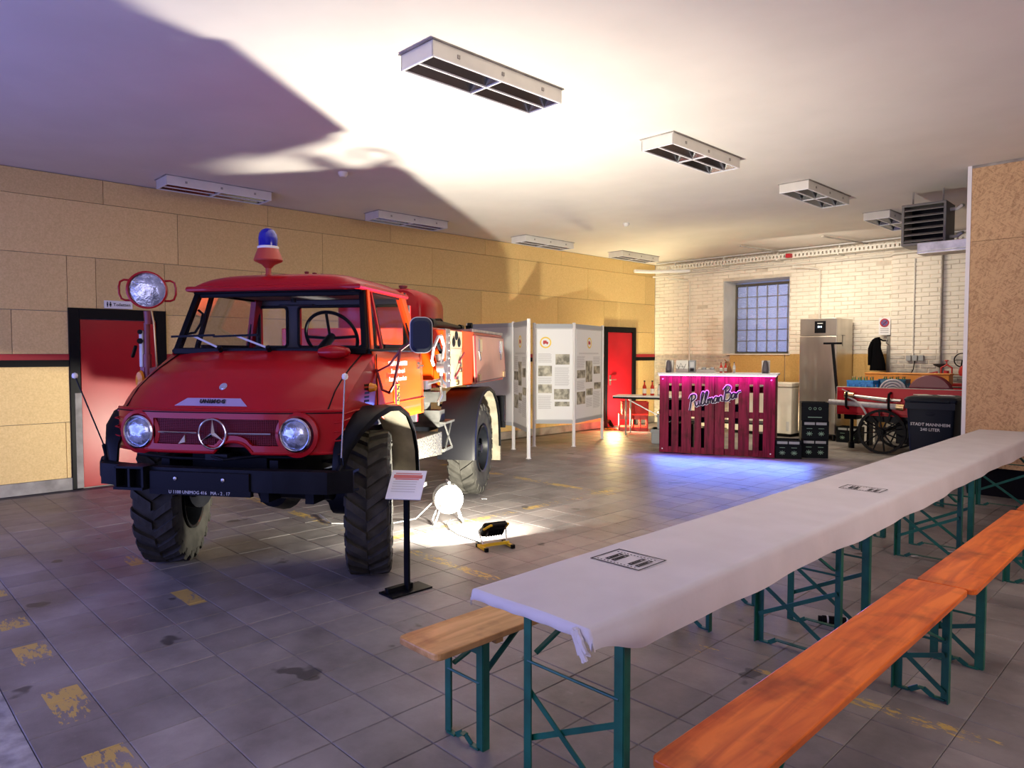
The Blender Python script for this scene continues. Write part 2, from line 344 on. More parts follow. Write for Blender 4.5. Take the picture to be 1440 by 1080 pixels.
# ------------------------------------------------------------------ floor
XL, YB, H = -9.575, 14.1, 3.69
T = .2975; OX, OY = -.175, -.027      # tile grid origin
fl = st(MB().bb(XL-.3, 3.2, -2.6, YB+.3, -.12, -.008).build('floor', M_grout))
cth, sth = math.cos(R(45.6)), math.sin(R(45.6))
def camxy(x, y):                       # depth and side distance from the viewpoint, only to rank the tiles by size in view
    return -sth*x+cth*y, cth*x+sth*y
tiles = []
for i in range(-35, 12):
    for j in range(-10, 50):
        x = OX+(i+.5)*T; y = OY+(j+.5)*T
        if XL+.1 < x < 3.1 and .57 < y < YB-.1: tiles.append((x, y, i, j))
def inview(t):
    d, s = camxy(t[0], t[1]); return d > 2.6 and abs(s) < d*.73+.1
tiles.sort(key=lambda t: (not inview(t), math.hypot(t[0], t[1])))
def tile_mb(mb, x, y, dz=0, k=.0035):
    h = T/2-.0012; q = h-k
    v = [(x+a*h, y+b*h, -.01) for a, b in ((-1, -1), (1, -1), (1, 1), (-1, 1))]+[(x+a*h, y+b*h, -.003+dz) for a, b in ((-1, -1), (1, -1), (1, 1), (-1, 1))]+[(x+a*q, y+b*q, dz) for a, b in ((-1, -1), (1, -1), (1, 1), (-1, 1))]
    f = [(8, 9, 10, 11)]+[(a+i, a+(i+1) % 4, a+4+(i+1) % 4, a+4+i) for a in (0, 4) for i in range(4)]
    mb.add(v, f)
tm = MB(); tile_mb(tm, 0, 0); tme = tm.mesh('tile', M_floor)
for x, y, i, j in tiles[:299]:
    o = bpy.data.objects.new('floor_tile', tme); COL.objects.link(o); o.parent = fl; o.location = (x, y, -rnd.random()*.0015); o.rotation_euler = (rnd.uniform(-.003, .003), rnd.uniform(-.003, .003), 0)
mb = MB()
for x, y, i, j in tiles[299:]: tile_mb(mb, x, y, -rnd.random()*.0015)
mb.build('floor_tiles', M_floor, fl, kind='stuff')

th_ = MB()
th_.grid(lambda u, v: (XL+.1+u*12.4, -2.55+v*3.115, -.001+.0018*math.sin(u*190)*math.sin(v*60)+.002*math.sin(u*77+v*31)), 200, 50)
o_ = th_.build('concrete_strip', mat('rough_concrete', (.36, .35, .36), .85, noise=.45, scale=9, bump=1.0), fl, smooth=True); o_['label'] = 'rough pale concrete strip along the gates'
# ------------------------------------------------------------------ ceiling and unseen shell
st(MB().bb(XL-.3, 3.2, -2.6, YB+.8, H, H+.15).build('ceiling', M_ceil))
wl = st(MB().bb(XL-.3, XL-.024, -2.6, YB+.8, -.1, H).build('wall_left', M_concrete))
wf = st(MB().bb(XL-.3, -8.2, -2.6, -2.4, 0, H).bb(-3.0, -2.6, -2.6, -2.4, 0, H).bb(1.4, 3.2, -2.6, -2.4, 0, H).bb(XL-.3, 3.2, -2.6, -2.4, 3.0, H).build('wall_front', M_brick))
st(MB().bb(3.0, 3.2, -2.4, 9.2, 0, H).build('wall_far_right', M_brick))

# chipboard panels on the left wall (rows of .65 m, staggered)
doors = [(2.09, 3.17, 0, 2.145), (12.16, 13.30, 0, 2.20)]
rows = [(.14, .80), (.80, 1.455), (1.60, 2.10), (2.10, 2.75), (2.75, 3.40), (3.40, 3.685)]
offs = [.3, 1.4, -.2, .65, 1.6, .75]
for ri, (z0, z1) in enumerate(rows):
    y = -2.4+offs[ri]-2.07
    while y < YB:
        a, b = max(y, -2.39), min(y+2.07, YB-.02); y += 2.07
        if b-a < .05: continue
        rects = [(a, b, z0, z1)]
        for d0, d1, e0, e1 in doors:
            nr = []
            for (p, q, u, w) in rects:
                if q <= d0 or p >= d1 or u >= e1: nr.append((p, q, u, w)); continue
                if p < d0: nr.append((p, d0, u, w))
                if q > d1: nr.append((d1, q, u, w))
                if w > e1+.02: nr.append((max(p, d0), min(q, d1), e1, w))
            rects = nr
        if not rects: continue
        mb = MB(); j = rnd.uniform(0, .003)
        for p, q, u, w in rects: mb.bb(XL-.024, XL+j, p+.003, q-.003, u+.003, w-.003)
        mb.build('panel', M_chip, wl)
def strips(name, z0, z1, m, x):
    mb = MB()
    for p, q in ((-2.39, 2.09), (3.17, 12.16), (13.30, YB-.02)): mb.bb(XL-.02, x, p, q, z0, z1)
    return st(mb.build(name, m))
strips('trim_1', 1.532, 1.60, M_stripe, XL+.012)
strips('trim_2', 1.455, 1.532, M_black, XL+.014)
strips('baseboard_left', 0, .14, M_concrete, XL+.02)

# doors
d = st(MB().bb(XL-.02, XL+.03, 2.09, 2.20, 0, 2.145).bb(XL-.02, XL+.03, 3.06, 3.17, 0, 2.145).bb(XL-.02, XL+.03, 2.20, 3.06, 2.02, 2.145).build('door_1', M_black, bevel=.004))
MB().bb(XL-.02, XL+.008, 2.21, 3.05, .01, 2.012).build('leaf', M_doorred, d, bevel=.004)
MB().bb(XL+.01, XL+.035, 2.135, 2.205, .01, 1.14).build('door_stop_post', M_concrete, d, label='bare grey lower part of the door frame')
h = MB().cyl((XL+.01, 2.98, 1.04), (XL+.06, 2.98, 1.04), .012).bar((XL+.06, 2.99, 1.04), (XL+.06, 2.86, 1.04), .018, .022).bb(XL+.008, XL+.014, 2.95, 3.01, .92, 1.12).build('handle', M_alu, d)
d = st(MB().bb(XL-.02, XL+.04, 12.16, 12.27, 0, 2.20).bb(XL-.02, XL+.04, 13.19, 13.30, 0, 2.20).bb(XL-.02, XL+.04, 12.27, 13.19, 2.09, 2.20).build('door_2', M_black, bevel=.004))
MB().bb(XL-.02, XL+.01, 12.28, 13.18, .01, 2.08).build('leaf', M_doorred, d, bevel=.004)
MB().cyl((XL+.01, 12.38, 1.04), (XL+.07, 12.38, 1.04), .012).bar((XL+.07, 12.37, 1.04), (XL+.07, 12.52, 1.04), .02, .024).bb(XL+.01, XL+.016, 12.35, 12.41, .92, 1.14).build('handle', M_alu, d)

# ------------------------------------------------------------------ brick wall with deep window opening
wx0, wx1, wz0, wz1 = -7.82, -6.34, 1.61, 3.19
wy = 14.62
wb = st(MB().bb(XL-.3, wx0, YB, YB+.8, -.1, H).bb(wx1, 3.2, YB, YB+.8, -.1, H).bb(wx0, wx1, YB, YB+.8, -.1, wz0).bb(wx0, wx1, YB, YB+.8, wz1, H).build('wall_back', M_mortar))
def bricks(y, x0, x1, z0, z1, name, m, hole=None, miss=.0):
    mb = MB(); r = 0; z = z0
    while z < z1-.02:
        x = x0-(.125 if r % 2 else 0)
        while x < x1:
            a, b = max(x, x0)+.005, min(x+.25, x1)-.005; x += .25
            if b-a < .03: continue
            u, w = z+.005, min(z+.075, z1)-.003
            if hole and a < hole[1] and b > hole[0] and u < hole[3] and w > hole[2]:
                if a < hole[0]-.03: b = hole[0]
                elif b > hole[1]+.03: a = hole[1]
                else: continue
            if rnd.random() < miss: continue
            p = .003+.009*rnd.random(); t = .007; u += rnd.uniform(-.003, .003); w += rnd.uniform(-.003, .003); a += rnd.uniform(-.006, .006)
            s = [(a, y, u), (b, y, u), (b, y, w), (a, y, w), (a+t, y-p, u+t), (b-t, y-p+rnd.uniform(-.002, .002), u+t), (b-t, y-p, w-t), (a+t, y-p, w-t)]
            mb.add(s, [(4, 5, 6, 7)]+[(i, (i+1) % 4, 4+(i+1) % 4, 4+i) for i in range(4)])
        z += .078; r += 1
    return mb.build(name, m, wb, kind='stuff')
hole = (wx0, wx1, wz0, wz1)
bricks(YB, XL, -4.40, 1.60, H-.02, 'bricks', M_brick, hole, .01)
bricks(YB, XL, -7.63, .10, 1.60, 'bricks', M_brickg, None, .01)
bricks(YB, -4.46, -1.5, .10, 1.60, 'bricks', M_brickg, None, .03)
bricks(YB, -3.6, -1.5, 1.60, H-.02, 'bricks', M_brick, None, .03)
MB().bb(-4.40, -3.6, YB-.10, YB, 0, 3.40).build('pilaster', M_mortar, wb)
bricks(YB-.10, -4.40, -3.6, 1.60, 3.40, 'bricks', M_brick, None, .02)
bricks(YB-.10, -4.40, -3.6, .10, 1.60, 'bricks', M_brickg, None, .02)
for a, b in ((-7.63, -6.42), (-6.40, -5.20), (-5.18, -4.48)): MB().bb(a, b, YB-.03, YB, .10, 1.60).build('panel', M_panely, wb)
MB().bb(-7.70, -6.30, YB-.05, YB+.5, 1.585, 1.61).build('sill', M_offwhite, wb)
MB().bb(wx0-.002, wx0+.012, YB+.01, wy, wz0, wz1).bb(wx0, wx1, YB+.01, wy, wz1-.012, wz1).bb(wx1-.012, wx1, YB+.01, wy, wz0, wz1).build('reveal', M_offwhite, wb)
win = st(MB().bb(wx0+.01, wx0+.05, wy, wy+.1, wz0, wz1-.05).bb(wx1-.05, wx1-.01, wy, wy+.1, wz0, wz1-.05).bb(wx0+.05, wx1-.05, wy, wy+.1, wz1-.10, wz1-.05).bb(wx0+.05, wx1-.05, wy, wy+.1, wz0, wz0+.04).build('window_1', mat('window_frame', (.12, .11, .09), .6)))
n6x = (wx1-wx0-.10)/6; n6z = (wz1-.10-wz0-.04)/6
gr = MB()
for i in range(1, 6):
    x = wx0+.05+i*n6x; gr.bb(x-.006, x+.006, wy+.012, wy+.09, wz0+.04, wz1-.10)
    z = wz0+.04+i*n6z; gr.bb(wx0+.05, wx1-.05, wy+.013, wy+.088, z-.006, z+.006)
gr.build('glazing_grid', M_concrete, win)
gb = MB().box((0, 0, 0), (n6x-.014, .078, n6z-.014)); gme = None
for i in range(6):
    for j in range(6):
        if gme is None:
            o = gb.build('glass_block', M_block, win, bevel=.012); gme = o
        else:
            o = gme.copy(); COL.objects.link(o)
        o.location = (wx0+.05+(i+.5)*n6x, wy+.052, wz0+.04+(j+.5)*n6z)
# ------------------------------------------------------------------ OSB partition on the right
wr = st(MB().bb(-2.10, 3.0, 9.24, 9.34, .38, H).bb(-2.10, -2.02, 9.34, 10.6, .38, H).bb(-2.06, 3.0, 9.40, 9.48, 0, .38).build('wall_right', M_black))
x = -2.10
for k, w_ in enumerate((1.25, 1.25, 1.25, 1.3)):
    MB().bb(x+.002, x+w_-.003, 9.215, 9.24, .345, 2.85).build('osb_panel', M_osb, wr)
    MB().bb(x+.002, x+w_-.003, 9.215, 9.24, 2.854, H-.03).build('osb_panel', M_osb, wr)
    x += w_
MB().bb(-2.115, 3.0, 9.212, 9.24, H-.03, H-.002).build('top_trim', M_concrete, wr)
MB().bb(-2.135, -2.095, 9.205, 9.25, .345, H-.002).bb(-2.135, -2.12, 9.25, 9.30, .345, H-.002).build('corner_profile', M_white, wr)
# ------------------------------------------------------------------ ceiling lights (two rows, switched off)
def light_proto():
    r = empty('ceiling_light')
    w, L, hh = .36, 1.28, .10
    b = MB().bb(-w/2, w/2, -L/2, L/2, -.012, 0).bb(-w/2, -w/2+.012, -L/2, L/2, -hh, -.012).bb(w/2-.012, w/2, -L/2, L/2, -hh, -.012).bb(-w/2, w/2, -L/2, -L/2+.012, -hh, -.012).bb(-w/2, w/2, L/2-.012, L/2, -hh, -.012)
    b.build('housing', M_offwhite, r)
    MB().bb(-w/2-.014, w/2+.014, -L/2-.014, L/2+.014, 0, .008).build('mounting_plate', M_concrete, r)
    g = MB().bb(-.007, .007, -L/2, L/2, -hh-.004, -hh+.008).bb(-w/2, w/2, -.007, .007, -hh-.004, -hh+.008)
    for s in (-1, 1): g.bb(s*(w/2-.008)-.008, s*(w/2-.008)+.008, -L/2, L/2, -hh-.006, -hh+.004).bb(-w/2, w/2, s*(L/2-.008)-.008, s*(L/2-.008)+.008, -hh-.006, -hh+.004)
    g.build('louvre_frame', M_white, r)
    q = MB()
    for s in (-1, 1):
        for t in (-1, 1):
            x0 = s*.088
            q.add([(x0-.078, t*.02, -hh+.006), (x0+.078, t*.02, -hh+.006), (x0+.078, t*(L/2-.02), -hh+.006), (x0-.078, t*(L/2-.02), -hh+.006), (x0-.03, t*.06, -.02), (x0+.03, t*.06, -.02), (x0+.03, t*(L/2-.06), -.02), (x0-.03, t*(L/2-.06), -.02)],
                  [(4, 5, 6, 7), (0, 1, 5, 4), (1, 2, 6, 5), (2, 3, 7, 6), (3, 0, 4, 7)])
    q.build('reflector', mat('dark_mirror', (.30, .31, .33), .22, metal=1), r)
    for s in (-1, 1): MB().cyl((s*.088, -L/2+.05, -.05), (s*.088, L/2-.05, -.05), .013).build('tube', M_lgrey, r)
    for s in (-1, 1):
        for yy in (-.42, 0, .42): MB().bb(s*w/2-.006, s*w/2+.006, yy-.012, yy+.012, -.065, -.04).build('clip', M_concrete, r)
    return r
lp = light_proto()
LS = [(-3.95, 3.60, 'nearest, biggest open-louvre ceiling light, over the space beside the red truck', 0), (-3.92, 6.42, 'second ceiling light of the right-hand row, pale louvre, above the middle of the hall', 0),
      (-3.80, 9.15, 'third ceiling light of the right-hand row, over the bar side of the hall', 0), (-3.72, 11.75, 'farthest ceiling light of the right-hand row, half behind the fan heater', 0),
      (-8.92, 3.58, 'flat white ceiling light along the yellow wall, left of the blue beacon', 0), (-8.90, 6.48, 'flat white ceiling light along the yellow wall, right of the blue beacon', 0),
      (-8.90, 9.52, 'third ceiling light along the yellow wall, above the display panels', 0), (-8.85, 12.25, 'farthest ceiling light along the yellow wall, by the brick corner', 0)]
for k, (x, y, lab, _) in enumerate(LS):
    o = lp if k == 0 else copy_tree(lp); o.location = (x, y, H-.008); tag(o, lab, 'ceiling light', 'ceiling lights in two rows')
# detectors
def detector(x, y, lab):
    M = Matrix.Translation((x, y, H))
    o = MB().lathe([(.001, -.055), (.03, -.055), (.045, -.04), (.055, -.02), (.055, 0), (.001, 0)], 18, M).build('smoke_detector', M_offwhite, smooth=True)
    tag(o, lab, 'smoke detector', 'smoke detectors'); return o
detector(-6.86, 9.27, 'small round smoke detector on the ceiling above the display panels')
detector(-7.23, 4.36, 'small round smoke detector on the ceiling above the blue beacon')
# ------------------------------------------------------------------ pipes and cable tray below the ceiling at the brick wall
ct = empty('cable_tray', (-9.3, 13.8, 3.50))
L = 7.0
b = MB().bb(0, L, -.03, -.026, 0, .02).bb(0, L, -.03, -.026, .07, .095).bb(0, L, -.03, .17, -.004, 0)
k = 0
while k < L: b.bb(k, k+.045, -.03, -.026, .02, .07); k += .075
b.build('tray', M_offwhite, ct)
for k in range(6):
    MB().bb(.4+k*1.2, .43+k*1.2, -.02, .28, -.02, -.004).bb(.4+k*1.2, .43+k*1.2, .05, .07, 0, .17).build('bracket', M_offwhite, ct)
tag(ct, 'long white perforated cable tray under the ceiling along the brick wall', 'cable tray')
o = MB().tube([(-9.56, 13.98, 3.40), (-9.3, 14.03, 3.40), (-4.45, 14.03, 3.40), (-4.35, 13.95, 3.42), (-2.4, 13.95, 3.42)], .022).build('pipe', M_offwhite, smooth=True); tag(o, 'thin white pipe running under the cable tray on the brick wall', 'pipe')
o = MB().tube([(-9.2, 13.60, 3.64), (-6, 13.6, 3.64), (-2.4, 13.6, 3.64)], .014).build('pipe', M_lgrey, smooth=True); tag(o, 'thin grey conduit along the ceiling, above the cable tray', 'pipe')
o = MB().tube([(-9.45, 13.1, 3.46), (-9.3, 13.5, 3.46), (-8.6, 14.02, 3.47)], .04, 12).build('pipe', M_white, smooth=True); tag(o, 'short thick white pipe in the corner of yellow and brick wall', 'pipe')
o = MB().bb(-6.25, -6.15, 13.67, 13.77, 3.50, 3.58).build('alarm_box', M_stripe, bevel=.006); tag(o, 'small red alarm box at the cable tray above the window', 'alarm box')
def conduit(x, y0, z0, z1, lab, hook=True):
    p = [(x, y0, z0), (x, y0, z1)]
    if hook: p += [(x-.05, y0-.02, z1+.04), (x-.45, y0-.25, z1+.10)]
    o = MB().tube(p, .014).build('conduit', M_offwhite, smooth=True); tag(o, lab, 'conduit', 'conduits on the brick wall')
conduit(-8.62, 14.05, 1.3, 3.22, 'vertical white conduit on brick wall left of the glass-block window')
conduit(-5.72, 14.05, 2.1, 3.24, 'vertical white conduit on brick wall above the steel refrigerator')
conduit(-4.02, 13.98, 1.5, 3.3, 'vertical dark-edged conduit on the brick pilaster below the fan heater', False)
for x, lab in ((-6.3, 'thin strut under the ceiling, above the glass-block window'), (-4.75, 'thin strut under the ceiling, left of the fan heater')):
    o = MB().bar((x, 13.75, 3.62), (x-.35, 12.6, 3.66), .04, .02).build('strut', M_concrete); tag(o, lab, 'strut', 'ceiling struts')
# sign with crossed circle
s = empty('no_parking_sign', (-4.50, 13.985, 2.12))
MB().bb(-.10, .10, -.008, 0, -.17, .15).build('plate', M_white, s, bevel=.004)
Ms = frame((1, 0, 0), (0, 0, 1), (0, -1, 0), (0, -.010, .055))
MB().lathe([(.001, 0), (.075, 0), (.075, .003), (.001, .003)], 24, Ms).build('disc', mat('sign_blue', (.10, .08, .25), .5), s)
MB().lathe([(.058, .003), (.078, .003), (.078, .006), (.058, .006)], 24, Ms, close=True).bar((-.05, -.016, .005), (.05, -.016, .105), .004, .016, (0, -1, 0)).bar((.05, -.016, .005), (-.05, -.016, .105), .004, .016, (0, -1, 0)).build('red_cross', M_stripe, s)
for k in range(3): MB().bb(-.07, .07, -.011, -.008, -.06-k*.035, -.045-k*.035).build('text_line', M_text, s)
tag(s, 'white no-stopping sign with a crossed red circle on the brick wall', 'sign')
# toilet sign
s = empty('toilet_sign', (XL+.004, 2.47, 2.155))
MB().bb(0, .012, 0, .315, 0, .095).build('plate', M_white, s, bevel=.003)
text('Toiletten', 'lettering', M_ink, s, frame((0, 1, 0), (0, 0, 1), (1, 0, 0), (.014, .195, .047)), .052, .001, bold=.0006)
for k, yy in enumerate((.035, .068)):
    p = MB().cyl((.013, yy, .072), (.015, yy, .072), .0075, n=10)
    p.prism([(yy-.009, .062), (yy+.009, .062), (yy+(.013 if k else .007), .035), (yy-(.013 if k else .007), .035)], .013, .015).bb(.013, .015, yy-.006, yy-.001, .018, .036).bb(.013, .015, yy+.001, yy+.006, .018, .036)
    p.build('pictogram', M_ink, s)
tag(s, 'small white Toiletten sign with two figures above the left red door', 'sign')
# wall emergency lamp on the corner edge
# fan heater
hx = empty('fan_heater', (-3.03, 9.95, 2.98), R(2))
MB().bb(0, .50, 0, .02, 0, .03).bb(0, .50, 0, .02, .49, .52).bb(0, .03, 0, .02, .03, .49).bb(.47, .50, 0, .02, .03, .49).bb(0, .5, .06, .45, 0, .02).bb(0, .5, .02, .45, .50, .52).bb(0, .02, .02, .45, .02, .5).bb(.48, .5, .02, .45, .02, .5).build('casing', mat('heater_grey', (.16, .15, .14), .4), hx, bevel=.003)
MB().bb(.02, .48, .40, .45, .02, .50).build('coil', M_black, hx)
for k in range(6): MB().bar((.03, .03, .06+k*.078), (.47, .03, .06+k*.078), .06, .006, (0, -.55, 1)).build('louvre_blade', mat('heater_blade', (.30, .28, .26), .4), hx)
for zz in (.09, .43): MB().tube([(.50, .2, zz), (.58, .2, zz), (.62, .2, zz+.03), (.62, .28, zz+.05), (.56, .33, zz+.04)], .022).build('pipe_bend', M_offwhite, hx, smooth=True)
for a in (.08, .42): MB().cyl((a, .2, .52), (a, .2, H-2.98), .010, n=8).build('hanger_rod', M_concrete, hx)
tag(hx, 'dark grey fan heater with slanted louvres hanging from the ceiling beside the OSB partition', 'heater')
o = MB().bb(-2.70, -2.12, 9.45, 9.75, 2.80, 2.83).bb(-2.70, -2.12, 9.45, 9.47, 2.83, 2.93).bb(-2.70, -2.12, 9.73, 9.75, 2.83, 2.93).build('cable_duct', M_alu, bevel=.004); tag(o, 'grey sheet metal duct under the fan heater', 'duct')
# ------------------------------------------------------------------ the red fire truck (x forward, y to its left)
TR = empty('fire_truck', (-5.082, 2.395, 0), -.964)
tag(TR, 'old red snub-nosed fire truck with blue beacon and round searchlight, black tyres', 'truck')
def mir(f):
    for s in (-1, 1): f(s)
def xf(y): return .675-.16*min(1, abs(y)/.84)**3.6      # plan curve of the nose
# wheels
def wheel_arch(x): return .53
def make_wheel(nm, x, s, dirt):
    w = MB(); RR, hw = .520, .15
    yc = s*.82+(.03 if x == 0 and s < 0 else 0); WM = Matrix.Translation((x, yc, RR)) @ Matrix.Rotation(R(19 if x == 0 else 0), 4, 'Z')
    def wc(X_, Y_, Z_): return WM @ Vector((X_-x, Y_-yc, Z_-RR))
    Mx = lambda yc: WM @ Matrix.Rotation(R(-90), 4, 'X')
    prof = [(.265, -.125), (.30, -.138), (.39, -.150), (.46, -.146), (.485, -.13), (.49, -.09), (.492, 0), (.49, .09), (.485, .13), (.46, .146), (.39, .150), (.30, .138), (.265, .125)]
    w.lathe(prof, 48, Mx(yc))
    tyre = w.build('tyre', M_rubber, TR, smooth=True, ang=50)
    lg = MB(); N = 22
    def P(r, a, u): return wc(x+r*math.cos(a), yc+u, RR+r*math.sin(a))
    for sd in (-1, 1):
        for k in range(N):
            a0 = 2*math.pi*(k+(.5 if sd > 0 else 0))/N; rings = []
            for t, rt in ((0.004, RR), (.045, RR), (.09, RR), (.132, RR-.004), (.150, RR-.03), (.155, RR-.075)):
                a = a0+(t/.17)*.24; h = .068 if t < .10 else .075
                rb = .475 if t < .14 else rt-.012
                tb = t if t < .14 else .143
                rings.append([P(rb, a-h, sd*tb), P(rt, a-h*.82, sd*t), P(rt, a+h*.82, sd*t), P(rb, a+h, sd*tb)])
            lg.loft(rings, caps=True)
    lg.build('tread', M_rubber, tyre, kind='stuff')
    rim = MB(); o = s
    def Q(r, u): return (r, u)
    pr = [(.265, -.13), (.272, -.15), (.25, -.145), (.235, -.10), (.235, .02), (.22, .03), (.20, .06), (.13, .065), (.115, .02), (.001, .02)]
    pr = [(r, u*(-1) if s > 0 else u) for r, u in pr]
    pr2 = [(.265, .13), (.272, .15), (.25, .145), (.236, .10), (.236, .0)]
    pr2 = [(r, u*(-1) if s > 0 else u) for r, u in pr2]
    # Matrix rotation maps local +z of the lathe to +y of the truck
    rim.lathe([(r, -u) for r, u in pr], 36, Mx(yc)).lathe([(r, -u) for r, u in pr2], 36, Mx(yc))
    rm = rim.build('rim', M_blackm, TR, smooth=True)
    hb = MB().cyl(wc(x, yc-s*.02, RR), wc(x, yc+s*.10, RR), .085, .06, n=20).cyl(wc(x, yc+s*.10, RR), wc(x, yc+s*.13, RR), .05, n=16)
    hb.build('hub', M_blackm, rm, smooth=True)
    bt = MB()
    for k in range(8):
        a = 2*math.pi*k/8; c = (x+.165*math.cos(a), yc-s*.07, RR+.165*math.sin(a)); bt.cyl(wc(*c), wc(c[0], yc-s*.035+s*.0, c[2]), .014, n=6)
    for k in range(8):
        a = 2*math.pi*k/8; c = (x+.165*math.cos(a), yc+s*.02, RR+.165*math.sin(a)); bt.cyl(wc(*c), wc(c[0], c[1]+s*.03, c[2]), .013, n=6)
    bt.build('wheel_bolts', M_alu, rm, kind='stuff')
for x in (0, -3.0):
    for s in (-1, 1): make_wheel('wheel', x, s, 0)
# axles, frame
MB().cyl((0, -.68, .60), (0, .68, .60), .055, n=14).lathe([(.001, -.19), (.12, -.15), (.17, 0), (.12, .15), (.001, .19)], 18, Matrix.Translation((0, .12, .60)) @ Matrix.Rotation(R(90), 4, 'Y')).cyl((0, -.70, .58), (0, -.56, .58), .16, n=18).cyl((0, .56, .58), (0, .70, .58), .16, n=18).build('front_axle', M_blackm, TR, smooth=True)
MB().cyl((-3, -.68, .60), (-3, .68, .60), .055, n=14).lathe([(.001, -.19), (.12, -.15), (.17, 0), (.12, .15), (.001, .19)], 18, Matrix.Translation((-3, .12, .60)) @ Matrix.Rotation(R(90), 4, 'Y')).cyl((-3, .56, .58), (-3, .70, .58), .16, n=18).cyl((-3, -.56, .58), (-3, -.70, .58), .16, n=18).build('rear_axle', M_blackm, TR, smooth=True)
f = MB()
for s in (-1, 1): f.bb(-4.35, .62, s*.40-.03, s*.40+.03, .74, .90)
for x in (-4.2, -3.4, -2.4, -1.6, -.8, .3): f.bb(x-.04, x+.04, -.38, .38, .76, .86)
f.bb(-.9, .5, -.28, .28, .66, 1.05).cyl((-2.9, .05, .62), (-.9, .05, .72), .06, n=12).bb(-1.7, -1.0, -.25, .25, .60, .90)
f.build('chassis_frame', M_blackm, TR)
sp = MB()
for x in (0, -3.0):
    for s in (-1, 1):
        pts = [(x+.07*math.cos(a*.6), s*.52+.07*math.sin(a*.6), .62+.004*a*1.6) for a in range(0, 63)]
        sp.tube(pts, .012, 6)
sp.build('coil_spring', M_blackm, TR, smooth=True)
for s in (-1, 1): MB().tube([(.35, s*.50, .80), (.12, s*.55, .55), (0, s*.62, .50)], .025).tube([(.55, s*.30, .78), (.2, s*.3, .62), (.1, s*.5, .60)], .018).build('steering_link', M_blackm, TR, smooth=True)
# ---- nose (hood and front sides in one shell)
def hz(x): # centre line of the hood
    pts = [(-.05, 1.635), (.10, 1.60), (.25, 1.555), (.40, 1.485), (.50, 1.42), (.58, 1.345), (.63, 1.285), (.66, 1.24)]
    for (a, b), (c, d) in zip(pts, pts[1:]):
        if x <= c: return b+(d-b)*(x-a)/(c-a)
    return pts[-1][1]
def hoodpt(u, t):
    y = t*.835; xm = xf(y)-.012; x = -.05+(xm+.05)*u
    xe = -.05+.71*u
    drop = (.040+.055*math.sin(math.pi*min(1, u*.95)))*abs(t)**3.6
    return (x, y, max(1.225, hz(xe)-drop-(.0 if u < 1 else 0)))
hd = MB().grid(lambda a, b: hoodpt(a**.8, b*2-1), 22, 36)
hood = hd.build('hood', M_red, TR, smooth=True, ang=60)
# lip of the hood
lip = MB().tube([(xf(y*.84)-.006, y*.84, 1.228) for y in [i/20 for i in range(-20, 21)]], .011, 8)
lip.build('hood_lip', M_red, hood, smooth=True)
MB().tube([(xf(y*.84)+.001, y*.84, 1.214) for y in [i/20 for i in range(-20, 21)]], .004, 6).build('hood_gap_shade', M_black, hood)  # black tube stands in for the shade under the hood lip
MB().tube([(.56, -.90, .86), (.55, -.945, .87), (.545, -.96, .84), (.545, -.96, .75), (.55, -.94, .72), (.56, -.90, .725)], .016, 8).build('bumper_end_loop', M_blackm, TR, smooth=True)
# side of the nose, from the shoulder to the wheel opening
def zlow(x):
    if x > .63: return .93
    d = .62**2-(x-.08)**2
    z = .56+math.sqrt(max(0, d))
    if x < -.05: z = max(z, 1.08)
    return max(.93, min(z, 1.19))
def side(s):
    def P(u, v):
        x = -.05+(xf(.835)-.012+.05)*u; y = .835; xe = -.05+.71*u
        zt = hoodpt(u, 1)[2]; zb = zlow(x)
        return (x, s*(y+.012*math.sin(math.pi*v)), zb+(zt-zb)*v)
    MB().grid(P, 20, 6).build('wing', M_red if s < 0 else M_red, TR, smooth=True, ang=60)
mir(side)
# front panel as columns, with an arch in its lower edge
def zbot(y):
    d = .125**2-(y-.14)**2
    return .945+(.0 if d <= 0 else .075*math.sqrt(d)/.125)
fp = MB()
NY = 84
for i in range(NY):
    y0 = -.84+1.68*i/NY; y1 = -.84+1.68*(i+1)/NY; ym = (y0+y1)/2
    segs = []
    if abs(ym) < .455: segs = [(zbot, lambda y: max(1.0, zbot(y)+.045)), (lambda y: 1.172, lambda y: 1.225)]
    else: segs = [(zbot, lambda y: 1.225)]
    for a, b in segs:
        v = []
        for y in (y0, y1):
            for z in (a(y), b(y)): v += [(xf(y), y, z), (xf(y)-.03, y, z)]
        fp.add(v, [(0, 2, 6, 4), (1, 5, 7, 3), (0, 4, 5, 1), (2, 3, 7, 6)])
fp.build('front_panel', M_red, TR, smooth=True, ang=30)
MB().tube([(xf(y)+.002, y, zbot(y)+.006) for y in [-.84+1.68*i/60 for i in range(61)]], .010, 6).build('panel_edge', M_red, TR, smooth=True)
a = []
for i in range(13): a.append(i)
MB().grid(lambda u, v: (.66-.30*v, .14+.125*math.cos(math.pi*u), .93+.085*math.sin(math.pi*u)), 12, 3).build('arch_tunnel', M_black, TR)
